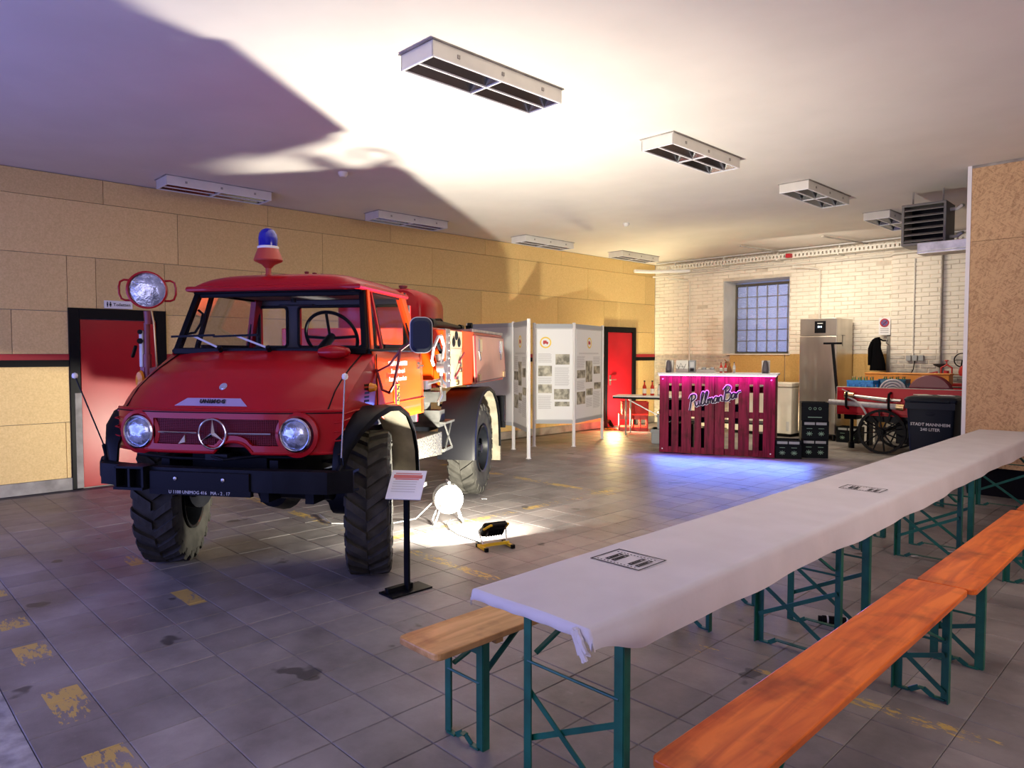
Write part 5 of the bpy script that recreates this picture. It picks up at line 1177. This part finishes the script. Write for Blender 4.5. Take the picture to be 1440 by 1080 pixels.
def bottle(name, h, r, m, loc, label, group, capm=None, cat='bottle', rz=0):
    e = empty(name, loc, rz); tag(e, label, cat, group); bottle_mb(h, r).build('glass', m, e, smooth=True)
    MB().cyl((0, 0, h*.93), (0, 0, h*1.01), r*.46, n=10).build('cap', capm or M_ink, e); MB().lathe([(r*1.02, h*.14), (r*1.02, h*.46)], 12).build('label', M_label, e, smooth=True); return e
for x_, y_, m, lab in ((.92, .30, M_bottler, 'small dark red bottle at the middle of the bar counter'), (.98, .38, M_bottler, 'second small red bottle, right behind the first on the bar counter'), (1.12, .32, M_lgrey, 'small clear bottle right of the red ones on the bar counter')):
    bottle('bottle', .17, .022, m, bw(x_, y_, BH), lab, 'small bottles on the bar')
e = on_bar('figurine', 1.03, .45, 'small brown figure sitting between bottles on the bar counter', 'figurine')
MB().lathe([(.001, 0), (.04, 0), (.045, .03), (.03, .09), (.02, .11), (.001, .12)], 14).build('body', mat('brown_wood', (.30, .13, .05), .6), e, smooth=True)
MB().lathe([(.001, 0), (.035, .01), (.04, .04), (.02, .07), (.001, .075)], 14, Matrix.Translation((-.02, 0, .11))).cyl((-.04, 0, .17), (-.075, 0, .215), .010).build('head', mat('brown_wood', (.30, .13, .05), .6), e, smooth=True)
# ------------------------------------------------------------------ side table, crates, tub left of the bar
sA = R(24)
tb = empty('side_table', (-8.10, 11.55, 0), sA)
MB().bb(-.55, .75, -.28, .28, .765, .79).build('top', M_white, tb, bevel=.004); MB().bb(-.55, .75, -.285, .285, .73, .765).build('edge', M_blackm, tb)
for x_ in (-.30, .60): MB().tube([(x_, -.22, .73), (x_, -.22, .02), (x_, .22, .02), (x_, .22, .73)], .016).build('leg', M_alu, tb, smooth=True)
MB().bar((-.30, 0, .70), (.60, 0, .25), .02, .02).build('brace', M_alu, tb)
tag(tb, 'narrow dark-edged table on metal legs left of the bar, with red bottles', 'table')
def tw(x, y, z=.79): return (Matrix.Translation((-8.10, 11.55, 0)) @ Matrix.Rotation(sA, 4, 'Z')) @ Vector((x, y, z))
bottle('bottle', .29, .038, M_bottler, tw(.02, .0), 'left of two tall red bottles on the side table', 'red bottles on the side table')
bottle('bottle', .29, .038, M_bottler, tw(.17, .02), 'right of two tall red bottles on the side table', 'red bottles on the side table')
bottle('bottle', .22, .04, M_lgrey, tw(.30, .06), 'clear bottle right of the red bottles on the side table', 'clear bottles on the side table')
bottle('bottle', .17, .045, M_lgrey, tw(.42, -.04), 'short clear bottle beside the bar on the side table', 'clear bottles on the side table')
def open_crate(name, loc, rz, w, d, h, m, label, cat='crate', group=None, band=False, flare=0):
    e = empty(name, loc, rz); tag(e, label, cat, group)
    b = MB()
    t = .012
    b.bb(-w/2, w/2, -d/2, d/2, 0, .015)
    for s in (-1, 1):
        for (z0, z1) in ((0, h*.22), (h*.70, h)):
            b.bb(-w/2, w/2, s*d/2-t/2, s*d/2+t/2, z0, z1); b.bb(s*w/2-t/2, s*w/2+t/2, -d/2, d/2, z0, z1)
        for k in range(5):
            x0 = -w/2+k*(w-.03)/4; b.bb(x0, x0+.03, s*d/2-t/2, s*d/2+t/2, 0, h)
        for k in range(4):
            y0 = -d/2+k*(d-.03)/3; b.bb(s*w/2-t/2, s*w/2+t/2, y0, y0+.03, 0, h)
    b.build('shell', m, e, bevel=.003)
    MB().bb(-w/2-.008, w/2+.008, -d/2-.008, -d/2+.008, h-.02, h).bb(-w/2-.008, w/2+.008, d/2-.008, d/2+.008, h-.02, h).bb(-w/2-.008, -w/2+.008, -d/2, d/2, h-.02, h).bb(w/2-.008, w/2+.008, -d/2, d/2, h-.02, h).build('rim', m, e)
    return e
e1 = open_crate('red_crate', (-8.85, 12.25, 0), R(38), .60, .40, .34, M_crater, 'lower of two stacked red plastic crates by the far red door', group='red crates')
e2 = open_crate('red_crate', (-8.83, 12.27, .342), R(41), .54, .38, .26, M_crater, 'upper of two stacked red plastic crates by the far red door', group='red crates')
MB().bb(-.262, .262, -.18, -.172, .02, .22).bb(-.262, -.254, -.18, .18, .02, .22).bb(.254, .262, -.18, .18, .02, .22).build('side_walls', M_crater, e2)
e = empty('grey_tub', (-7.15, 10.86, 0), R(30)); tag(e, 'grey plastic boxes stacked at the left side of the bar, lowest box', 'box', 'grey boxes by the bar')
MB().bb(-.22, .22, -.20, .20, 0, .26).build('box_body', M_grey, e, bevel=.01); MB().bb(-.235, .235, -.215, .215, .20, .26).build('rim', M_grey, e, bevel=.004)
e = empty('grey_tub', (-7.12, 10.88, .262), R(30)); tag(e, 'upper grey plastic box with a silver can on it, left of the bar', 'box', 'grey boxes by the bar')
MB().bb(-.16, .20, -.17, .17, 0, .26).build('box_body', M_grey, e, bevel=.01); MB().bb(-.17, .21, -.18, .18, .21, .25).build('rim', M_grey, e, bevel=.004)
e = empty('metal_can', (-7.13, 10.86, .524), R(10)); tag(e, 'silver metal can on top of the grey boxes left of the bar', 'can')
MB().lathe([(.001, 0), (.13, 0), (.14, .02), (.14, .05), (.10, .10), (.05, .12), (.05, .15), (.001, .15)], 22).build('body', M_alu, e, smooth=True); MB().tube([(-.06, 0, .14), (-.05, 0, .21), (.05, 0, .21), (.06, 0, .14)], .008).build('handle', M_chrome, e, smooth=True)
# ------------------------------------------------------------------ freezer and refrigerator behind the bar
e = empty('chest_freezer', (-6.55, 13.55, 0)); tag(e, 'white chest freezer behind the right end of the bar', 'freezer')
MB().bb(-.70, .65, -.27, .27, .06, .96).build('cabinet', M_offwhite, e, bevel=.012); MB().bb(-.705, .655, -.285, .275, .965, 1.045).build('lid', M_offwhite, e, bevel=.012)
MB().bb(-.66, .61, -.22, .24, 0, .06).build('plinth', M_black, e); MB().bb(.55, .60, -.278, -.270, .12, .30).build('vent', M_lgrey, e)
MB().bb(-.06, .06, -.30, -.28, .95, .99).build('handle', M_grey, e)
e = empty('refrigerator', (-5.40, 13.32, 0)); tag(e, 'tall stainless steel refrigerator with a black display, beside the ochre board', 'refrigerator')
MB().bb(-.335, .335, -.06, .68, .12, 2.26).build('cabinet', M_steel, e, bevel=.006)
MB().bb(-.335, .335, -.11, -.062, .14, 1.93).build('door', M_steel, e, bevel=.006); MB().bb(-.335, .335, -.10, -.062, 1.94, 2.26).build('head_panel', M_steel, e, bevel=.004)
dp2 = MB().bb(-.06, .14, -.108, -.100, 1.99, 2.21).build('display', M_black, e)
text('coolmatic', 'lettering', M_lgrey, dp2, frame((1, 0, 0), (0, 0, 1), (0, -1, 0), (.04, -.110, 2.165)), .038, .001) if False else None
MB().bb(.0, .03, -.112, -.108, 2.09, 2.12).bb(.05, .07, -.112, -.108, 2.09, 2.12).build('digits', mat('display_light', (.55, .75, 1), .5, emis=3), dp2); MB().bb(-.01, .09, -.111, -.108, 2.16, 2.175).build('display_print', M_lgrey, dp2)
for sx_ in (-.28, .28):
    for sy_ in (0, .6): MB().cyl((sx_, sy_, 0), (sx_, sy_, .12), .025, n=10).build('foot', M_blackm, e)
MB().bb(.337, .34, .18, .20, 1.75, 1.95).bb(.337, .34, .15, .30, 1.94, 1.955).build('scratched_tape', M_concrete, e)
# ------------------------------------------------------------------ black bottle crates
def beer_crate(loc, rz, label, logo=True):
    e = empty('bottle_crate', loc, rz); tag(e, label, 'crate', 'black bottle crates')
    w, d, h = .39, .29, .285
    b = MB().bb(-w/2, w/2, -d/2, d/2, 0, .20).bb(-w/2, w/2, -d/2, -d/2+.02, .20, h).bb(-w/2, w/2, d/2-.02, d/2, .20, h).bb(-w/2, -w/2+.02, -d/2, d/2, .20, h).bb(w/2-.02, w/2, -d/2, d/2, .20, h)
    b.build('shell', M_blackcrate, e, bevel=.006)
    if logo:
        g = MB()
        for cx0 in (-.085, .085): g.bb(cx0-.075, cx0+.075, -d/2-.004, -d/2-.001, .225, .265)
        g.build('grip_band', M_grey, e)
        p = MB()
        for cx0 in (-.085, .085):
            for k in range(4): an = R(k*45); p.bar((cx0-.045*math.cos(an), -d/2-.004, .09-.035*math.sin(an)), (cx0+.045*math.cos(an), -d/2-.004, .09+.035*math.sin(an)), .008, .002, (0, 1, 0))
            p.bb(cx0-.04, cx0+.04, -d/2-.005, -d/2-.002, .165, .172)
        p.build('printed_mark', M_mint, e)
    else:
        p = MB()
        for cx0 in (-.07, 0, .07): p.tube([(cx0+.018*math.cos(R(30*k)), -d/2-.003, .19+.018*math.sin(R(30*k))) for k in range(12)], .004, 6, closed=True)
        p.build('printed_mark', M_mint, e, kind='stuff'); MB().bb(-.10, .10, -d/2-.005, -d/2-.001, .05, .062).build('printed_line', M_mint, e)
    return e
ca = R(30)
beer_crate((-4.80, 10.67, 0), ca, 'black bottle crate standing alone against the right end of the bar')
q0 = (-4.545, 11.03)
beer_crate((*q0, 0), ca, 'lowest of the three stacked black bottle crates right of the bar')
beer_crate((q0[0]+.003, q0[1], .287), ca+R(1), 'middle one of the three stacked black bottle crates right of the bar')
beer_crate((q0[0]-.004, q0[1]+.004, .574), ca-R(1), 'topmost of the three stacked black bottle crates, with three round marks', False)
beer_crate((-4.84, 13.36, 0), R(0), 'black bottle crate behind the stack, under the shaft of the red cart')
# ------------------------------------------------------------------ red hand cart
CO = Vector((-3.913, 12.157, 0)); cart = empty('hand_cart', CO, R(3))
tag(cart, 'red fire-service hand cart with a black spoked wheel and grey suction hoses on its side', 'cart')
bx = MB().bb(-.73, 1.15, .06, .10, .61, 1.05).bb(-.73, 1.15, .80, .84, .61, 1.05).bb(-.73, -.69, .10, .80, .61, 1.05).bb(1.11, 1.15, .10, .80, .61, 1.05).bb(-.73, 1.15, .06, .84, .60, .64).build('box_body', mat('cart_red', (.50, .012, .025), .4), cart, bevel=.004)
MB().tube([(-.73, .07, 1.052), (1.15, .07, 1.052)], .010).tube([(-.725, .055, .60), (-.725, .055, 1.05)], .006).build('edge_rail', M_alu, bx, smooth=True)
def spoke_wheel(y):
    w = MB().lathe([(.318, -.026), (.357, -.028), (.357, .028), (.318, .026)], 48, Matrix.Translation((0, y, .357)) @ Matrix.Rotation(R(90), 4, 'X'), close=True)
    wh = w.build('wheel_rim', M_black, cart, smooth=True)
    for k in range(12): an = R(30*k+8); MB().bar((.05*math.cos(an), y, .357+.05*math.sin(an)), (.34*math.cos(an), y, .357+.34*math.sin(an)), .022, .018, (0, 1, 0)).build('spoke', M_black, wh)
    MB().cyl((0, y-.09, .357), (0, y+.07, .357), .05, .06, n=18).cyl((0, y-.12, .357), (0, y-.09, .357), .03, n=12).build('hub', M_black, wh, smooth=True)
spoke_wheel(-.03); spoke_wheel(.93)
MB().cyl((0, -.0, .357), (0, .92, .357), .02).bb(-.30, .35, .10, .14, .50, .60).bb(-.30, .35, .76, .80, .50, .60).tube([(-.28, .1, .50), (-.1, .1, .42), (0, .1, .37), (.1, .1, .42), (.3, .1, .50)], .014).bb(.15, .9, .2, .7, .16, .56).build('axle_and_springs', M_blackm, cart)
MB().bb(-.68, -.48, .30, .60, .50, .60).cyl((-.60, .45, .10), (-.60, .45, .50), .03).bar((-.60, .45, .20), (-.4, .45, .45), .03, .03).cyl((-.60, .45, .0), (-.60, .45, .10), .05, n=14).build('jockey_support', M_blackm, cart)
MB().bar((-.76, .30, .55), (-.89, .30, 1.78), .04, .04).cyl((-.76, .3, .5), (-.78, .30, .9), .03).build('shaft', M_black, cart)
MB().bar((-1.04, .30, 1.785), (-.74, .30, 1.785), .035, .035).build('shaft_grip', M_black, cart, bevel=.006)
MB().cyl((-.83, .0, .80), (.20, -.01, .765), .045, .047, n=14).build('suction_hose', M_hose, cart, smooth=True)
MB().cyl((.20, -.01, .765), (.26, -.01, .762), .05, n=14).cyl((.26, -.01, .762), (.31, -.01, .76), .055, n=14).build('hose_coupling', M_brass, cart, smooth=True)
MB().cyl((-.58, .0, .93), (-.44, .0, .915), .055, n=14).build('hose_coupling', M_brass, cart, smooth=True)
MB().cyl((.08, .0, .87), (.26, .0, .865), .025, n=12).build('nozzle_tip', M_alu, cart, smooth=True)
MB().cyl((-.44, .0, .915), (.06, .0, .865), .022, .04, n=14).build('branch_pipe', M_alu, cart, smooth=True)
for x_ in (-.54, .10): MB().tube([(x_, .05, .98), (x_, -.05, .96), (x_, -.07, .86), (x_, -.06, .74), (x_, .05, .70)], .02).build('strap', M_black, cart, smooth=True)
MB().tube([(-.54, -.04, .90), (-.40, -.05, .84), (-.28, -.05, .72), (-.22, -.04, .60)], .016).bar((-.62, -.02, 1.02), (-.46, -.02, .95), .02, .01).build('retaining_rope', M_hose, cart, smooth=True)
CM = Matrix.Translation(CO) @ Matrix.Rotation(R(3), 4, 'Z')
def cw(x, y, z): return CM @ Vector((x, y, z))
ca2 = R(3)
lidb = MB().bb(-.69, .22, .20, .80, .94, .96); o = lidb.build('cover_board', M_blackm, cart)
e = open_crate('blue_crate', cw(-.40, .32, .965), ca2, .40, .30, .20, M_crateb, 'left blue bottle crate with green bottles on the red cart', group='blue crates on the cart')
MB().bb(-.19, .19, -.144, -.14, .03, .17).bb(-.194, -.19, -.14, .14, .03, .17).build('side_wall', M_crateb, e)
e2_ = open_crate('blue_crate', cw(.0, .635, .965), ca2, .40, .30, .22, mat('crate_teal', (.03, .15, .28), .5), 'second, darker blue bottle crate behind the first on the red cart', group='blue crates on the cart')
MB().bb(-.19, .19, -.144, -.14, .03, .19).build('side_wall', mat('crate_teal', (.03, .15, .28), .5), e2_)
k = 0
bp0 = None
def small_bottle(loc, lab, g):
    e = empty('bottle', loc); tag(e, lab, 'bottle', g)
    bottle_mb(.24, .028).build('glass', M_bottleg, e, smooth=True); MB().cyl((0, 0, .225), (0, 0, .243), .014, n=8).build('cap', M_brass, e); return e
for base, g, lab in (((-.40, .32), 'green bottles in the left blue crate', 'green beer bottle standing in the left blue crate'), ((.0, .635), 'green bottles in the right blue crate', 'green beer bottle standing in the darker blue crate')):
    for i in range(4):
        for j in range(2):
            lb = lab.replace('green beer bottle standing', 'green bottle, '+('front' if j == 0 else 'rear')+' row, '+('first', 'second', 'third', 'fourth')[i]+' from the left,')
            loc = cw(base[0]-.14+i*.093, base[1]-.06+j*.12, .985)
            if bp0 is None: bp0 = small_bottle(loc, lb, g)
            else: q = copy_tree(bp0); q.location = loc; q['label'] = lb; q['group'] = g
o = MB().bb(-.64, .64, -.14, .14, 0, .018).bb(-.64, .64, -.14, -.125, 0, .17).bb(-.64, .64, .125, .14, 0, .17).bb(-.64, -.625, -.14, .14, 0, .17).bb(.625, .64, -.14, .14, 0, .17).bb(-.65, .65, -.15, .15, .16, .18)
e = empty('orange_crate', cw(.10, 1.06, 1.10), ca2); tag(e, 'long orange plastic crate behind the blue crates at the red cart', 'crate')
o.build('crate_body', M_crateo, e, bevel=.006)
MB().bb(-.60, -.56, -.12, .12, -1.10, 0).bb(.56, .60, -.12, .12, -1.10, 0).bb(-.60, .60, -.12, .12, -.03, 0).build('trestle', M_blackm, e)
# hose coil, hose drum, hand pump on the cart
def disc_ring(r0, r1, t, c, ax, n=32):
    return MB().lathe([(r0, -t/2), (r1, -t/2), (r1, t/2), (r0, t/2)], n, Matrix.Translation(c) @ Matrix.Rotation(R(90), 4, 'X'), close=True)
e = empty('hose_coil', cw(.10, .15, 1.0), ca2); tag(e, 'coiled grey fire hose standing in the red cart', 'hose coil')
for k in range(4): MB().tube([((.06+.042*k)*math.cos(R(12*i)), 0, (.06+.042*k)*math.sin(R(12*i))) for i in range(30)], .02, 6, closed=True).build('hose_turn', M_hose, e, smooth=True)
e = empty('hose_drum', cw(.60, .32, .96), ca2); tag(e, 'dark red round hose drum behind the wheelie bin on the cart', 'hose drum')
MB().lathe([(.001, -.10), (.30, -.10), (.31, -.09), (.30, -.08), (.001, -.08)], 36, Matrix.Rotation(R(90), 4, 'X')).build('flange', M_maroon, e, smooth=True)
MB().lathe([(.001, .10), (.30, .10), (.31, .09), (.30, .08), (.001, .08)], 36, Matrix.Rotation(R(90), 4, 'X')).build('flange', M_maroon, e, smooth=True); MB().cyl((0, -.08, 0), (0, .08, 0), .22, n=24).build('hose', M_hose, e, smooth=True)
hp = empty('hand_pump', cw(.64, 1.46, 1.06), ca2); tag(hp, 'red hand pump with a black ring valve wheel behind the wheelie bin', 'pump')
MB().lathe([(.001, 0), (.12, 0), (.14, .06), (.12, .14), (.06, .19), (.001, .20)], 22, Matrix.Translation((.28, -.1, .18))).bb(-.30, .55, -.12, .10, 0, .05).cyl((-.05, 0, .05), (-.05, 0, .26), .05, .04).cyl((.28, -.1, .05), (.28, -.1, .2), .05).build('pump_body', mat('pump_red', (.45, .03, .03), .35), hp, smooth=True)
MB().tube([(.17+.115*math.cos(R(15*i)), .02, .44+.115*math.sin(R(15*i))) for i in range(24)], .010, 6, closed=True).cyl((.17, .02, .44), (.17, -.06, .30), .012).bar((.06, .02, .44), (.28, .02, .44), .012, .01).build('valve_wheel', M_black, hp, smooth=True)
MB().tube([(-.13, 0, .2), (-.13, 0, .31), (-.05, 0, .36), (.03, 0, .31), (.03, 0, .2)], .014).cyl((-.05, 0, .36), (-.05, 0, .42), .01).lathe([(.001, 0), (.03, 0), (.03, .02), (.001, .02)], 12, Matrix.Translation((-.05, 0, .42))).build('handle_bow', mat('pump_red', (.45, .03, .03), .35), hp, smooth=True)
MB().bar((-.2, -.05, .20), (.4, -.12, .20), .02, .02).build('lever', M_brass, hp)
for a_, b_ in (((-.30, 0, .02), (-.18, 0, .24)), ((-.18, 0, .24), (-.34, 0, .20)), ((-.34, 0, .2), (-.12, 0, .04)), ((-.36, 0, .10), (-.10, 0, .16))): MB().bar(a_, b_, .02, .02).build('wheel_spoke', mat('pump_red', (.45, .03, .03), .35), hp)
MB().bb(-.30, .55, -.10, .08, -1.06, -.02).build('pedestal', M_blackm, hp)
MB().lathe([(.001, .0), (.05, .02), (.11, .05), (.12, .07), (.001, .08)], 16, Matrix.Translation((-.16, .12, .30))).build('cap_cover', M_ink, hp, smooth=True)
# dark box behind the cart
e = empty('cardboard_box', (-4.70, 13.82, 0), 0); tag(e, 'pale box on the floor behind the black crate under the red cart', 'box')
MB().bb(-.16, .16, -.10, .10, 0, .60).build('carton', M_offwhite, e, bevel=.004); MB().bb(-.02, .02, -.103, -.10, 0, .60).build('tape', M_label, e)
# coat on a hook
e = empty('coat', (-4.56, 13.80, 1.30)); tag(e, 'black coat hanging from a hook on the brick wall above the orange crate', 'coat')
secs = [(0, .135, .07, .01), (.12, .130, .07, .01), (.28, .105, .07, 0), (.42, .085, .07, -.02), (.50, .085, .065, -.02), (.56, .07, .055, -.02), (.60, .04, .04, 0), (.61, .02, .02, .03)]
rg = []
for z, rx, ry, cx0 in secs: rg.append([(cx0+rx*math.cos(a)*(1+.08*math.sin(5*a+z*9)), ry*math.sin(a)*(1+.10*math.sin(7*a)), z) for a in [2*math.pi*i/28 for i in range(28)]])
MB().loft(rg, caps=True).build('body', M_cloths, e, smooth=True, ang=80)
MB().tube([(-.07, -.03, .52), (-.10, -.05, .40), (-.105, -.05, .22), (-.11, -.04, .10)], [.035, .04, .035, .03], 10).build('sleeve', M_cloths, e, smooth=True); MB().tube([(.04, 0, .58), (.10, 0, .545), (.17, .02, .545)], .014).build('hanging_loop', M_cloths, e, smooth=True)
o = MB().tube([(-4.44, 14.02, 1.78), (-4.42, 13.84, 1.80), (-4.40, 13.80, 1.85)], .008).bb(-4.47, -4.41, 14.02, 14.06, 1.20, 2.0).build('coat_hook', M_concrete); tag(o, 'wooden hook rail behind the black coat', 'hook')
o = empty('wall_sockets', (-4.0, 13.985, 1.48)); tag(o, 'grey power sockets on the brick wall behind the hand pump', 'socket')
for k in range(3): MB().bb(-.12+k*.10, -.04+k*.10, -.05, 0, 0, .10).build('socket_box', M_grey, o, bevel=.006)
MB().tube([(.02, -.03, 0), (.01, -.06, -.15), (-.06, -.1, -.32)], .008).build('lead', M_blackm, o, smooth=True)
# ------------------------------------------------------------------ wheelie bin
b_ = empty('wheelie_bin', (-2.70, 10.36, 0), R(4)); tag(b_, 'dark grey wheelie bin with white STADT MANNHEIM lettering beside the OSB partition', 'bin')
def sq(w, d, z, dy=0): return [(x, y+dy, z) for x, y in rr(w/2, d/2, .04, 4)]
MB().loft([sq(.46, .44, .06), sq(.50, .52, .5), sq(.55, .60, .96), sq(.585, .64, .97), sq(.585, .64, 1.0)], caps=True).build('body', M_bin, b_, smooth=True, ang=30)
MB().loft([sq(.60, .66, 1.0), sq(.60, .66, 1.02), sq(.56, .60, 1.045), sq(.46, .50, 1.06)], caps=True).build('lid', M_bin, b_, smooth=True, ang=25)
MB().tube([(-.22, -.34, 1.0), (.22, -.34, 1.0)], .016).bb(-.28, .28, -.345, -.31, .90, .98).build('front_lip', M_bin, b_)
for s in (-1, 1): MB().cyl((s*.20, .24, .10), (s*.26, .24, .10), .10, n=20).build('wheel', M_black, b_)
zf = lambda z: -.22-.04*(z-.06)/.44 if z < .5 else -.26-.04*(z-.5)/.46
for tx, z in (('STADT MANNHEIM', .70), ('240 LITER', .635)):
    text(tx, 'lettering', M_lgrey, b_, frame((1, 0, 0), (0, .087, .996), (0, -.996, .087), (0, zf(z)-.004, z)), .052, .001, bold=.001)
MB().lathe([(.001, .004), (.04, .002), (.045, 0)], 16, Matrix.Translation((0, zf(.84)-.002, .84)) @ Matrix.Rotation(R(90), 4, 'X') @ Matrix.Diagonal((1.2, .6, 1, 1))).build('embossed_mark', M_bin, b_, smooth=True)
e = empty('paper_sheet', (-2.60, 10.36, 1.064), R(25)); tag(e, 'white sheet of paper lying on the wheelie bin lid', 'paper')
MB().bb(-.06, .10, -.12, .10, 0, .004).build('sheet', M_white, e)
e = empty('cardboard_sheet', (-2.83, 10.30, 1.062), R(30)); tag(e, 'flat brown board lying on the wheelie bin lid', 'board')
MB().bb(-.08, .08, -.12, .14, 0, .008).build('sheet', M_label, e)
# small litter on the floor that the photo shows
for k, (x, y, a, lb) in enumerate(((-1.25, 3.1, .3, 'tiny white scrap under the nearest orange bench'), (-1.72, 6.15, 1.0, 'tiny white paper scrap under the far end of the middle table'), (-1.55, 6.5, .2, 'tiny white paper scrap under the farthest folding table'), (-5.75, 5.2, .9, 'small white paper scrap on the floor near the rear wheel of the truck'))):
    o = MB().bb(-.03, .03, -.008, .008, 0, .003).build('paper_scrap', M_white, None, bevel=.001, loc=(x, y, .001), rot=(0, 0, a)); tag(o, lb, 'paper scrap', 'paper scraps on the floor')
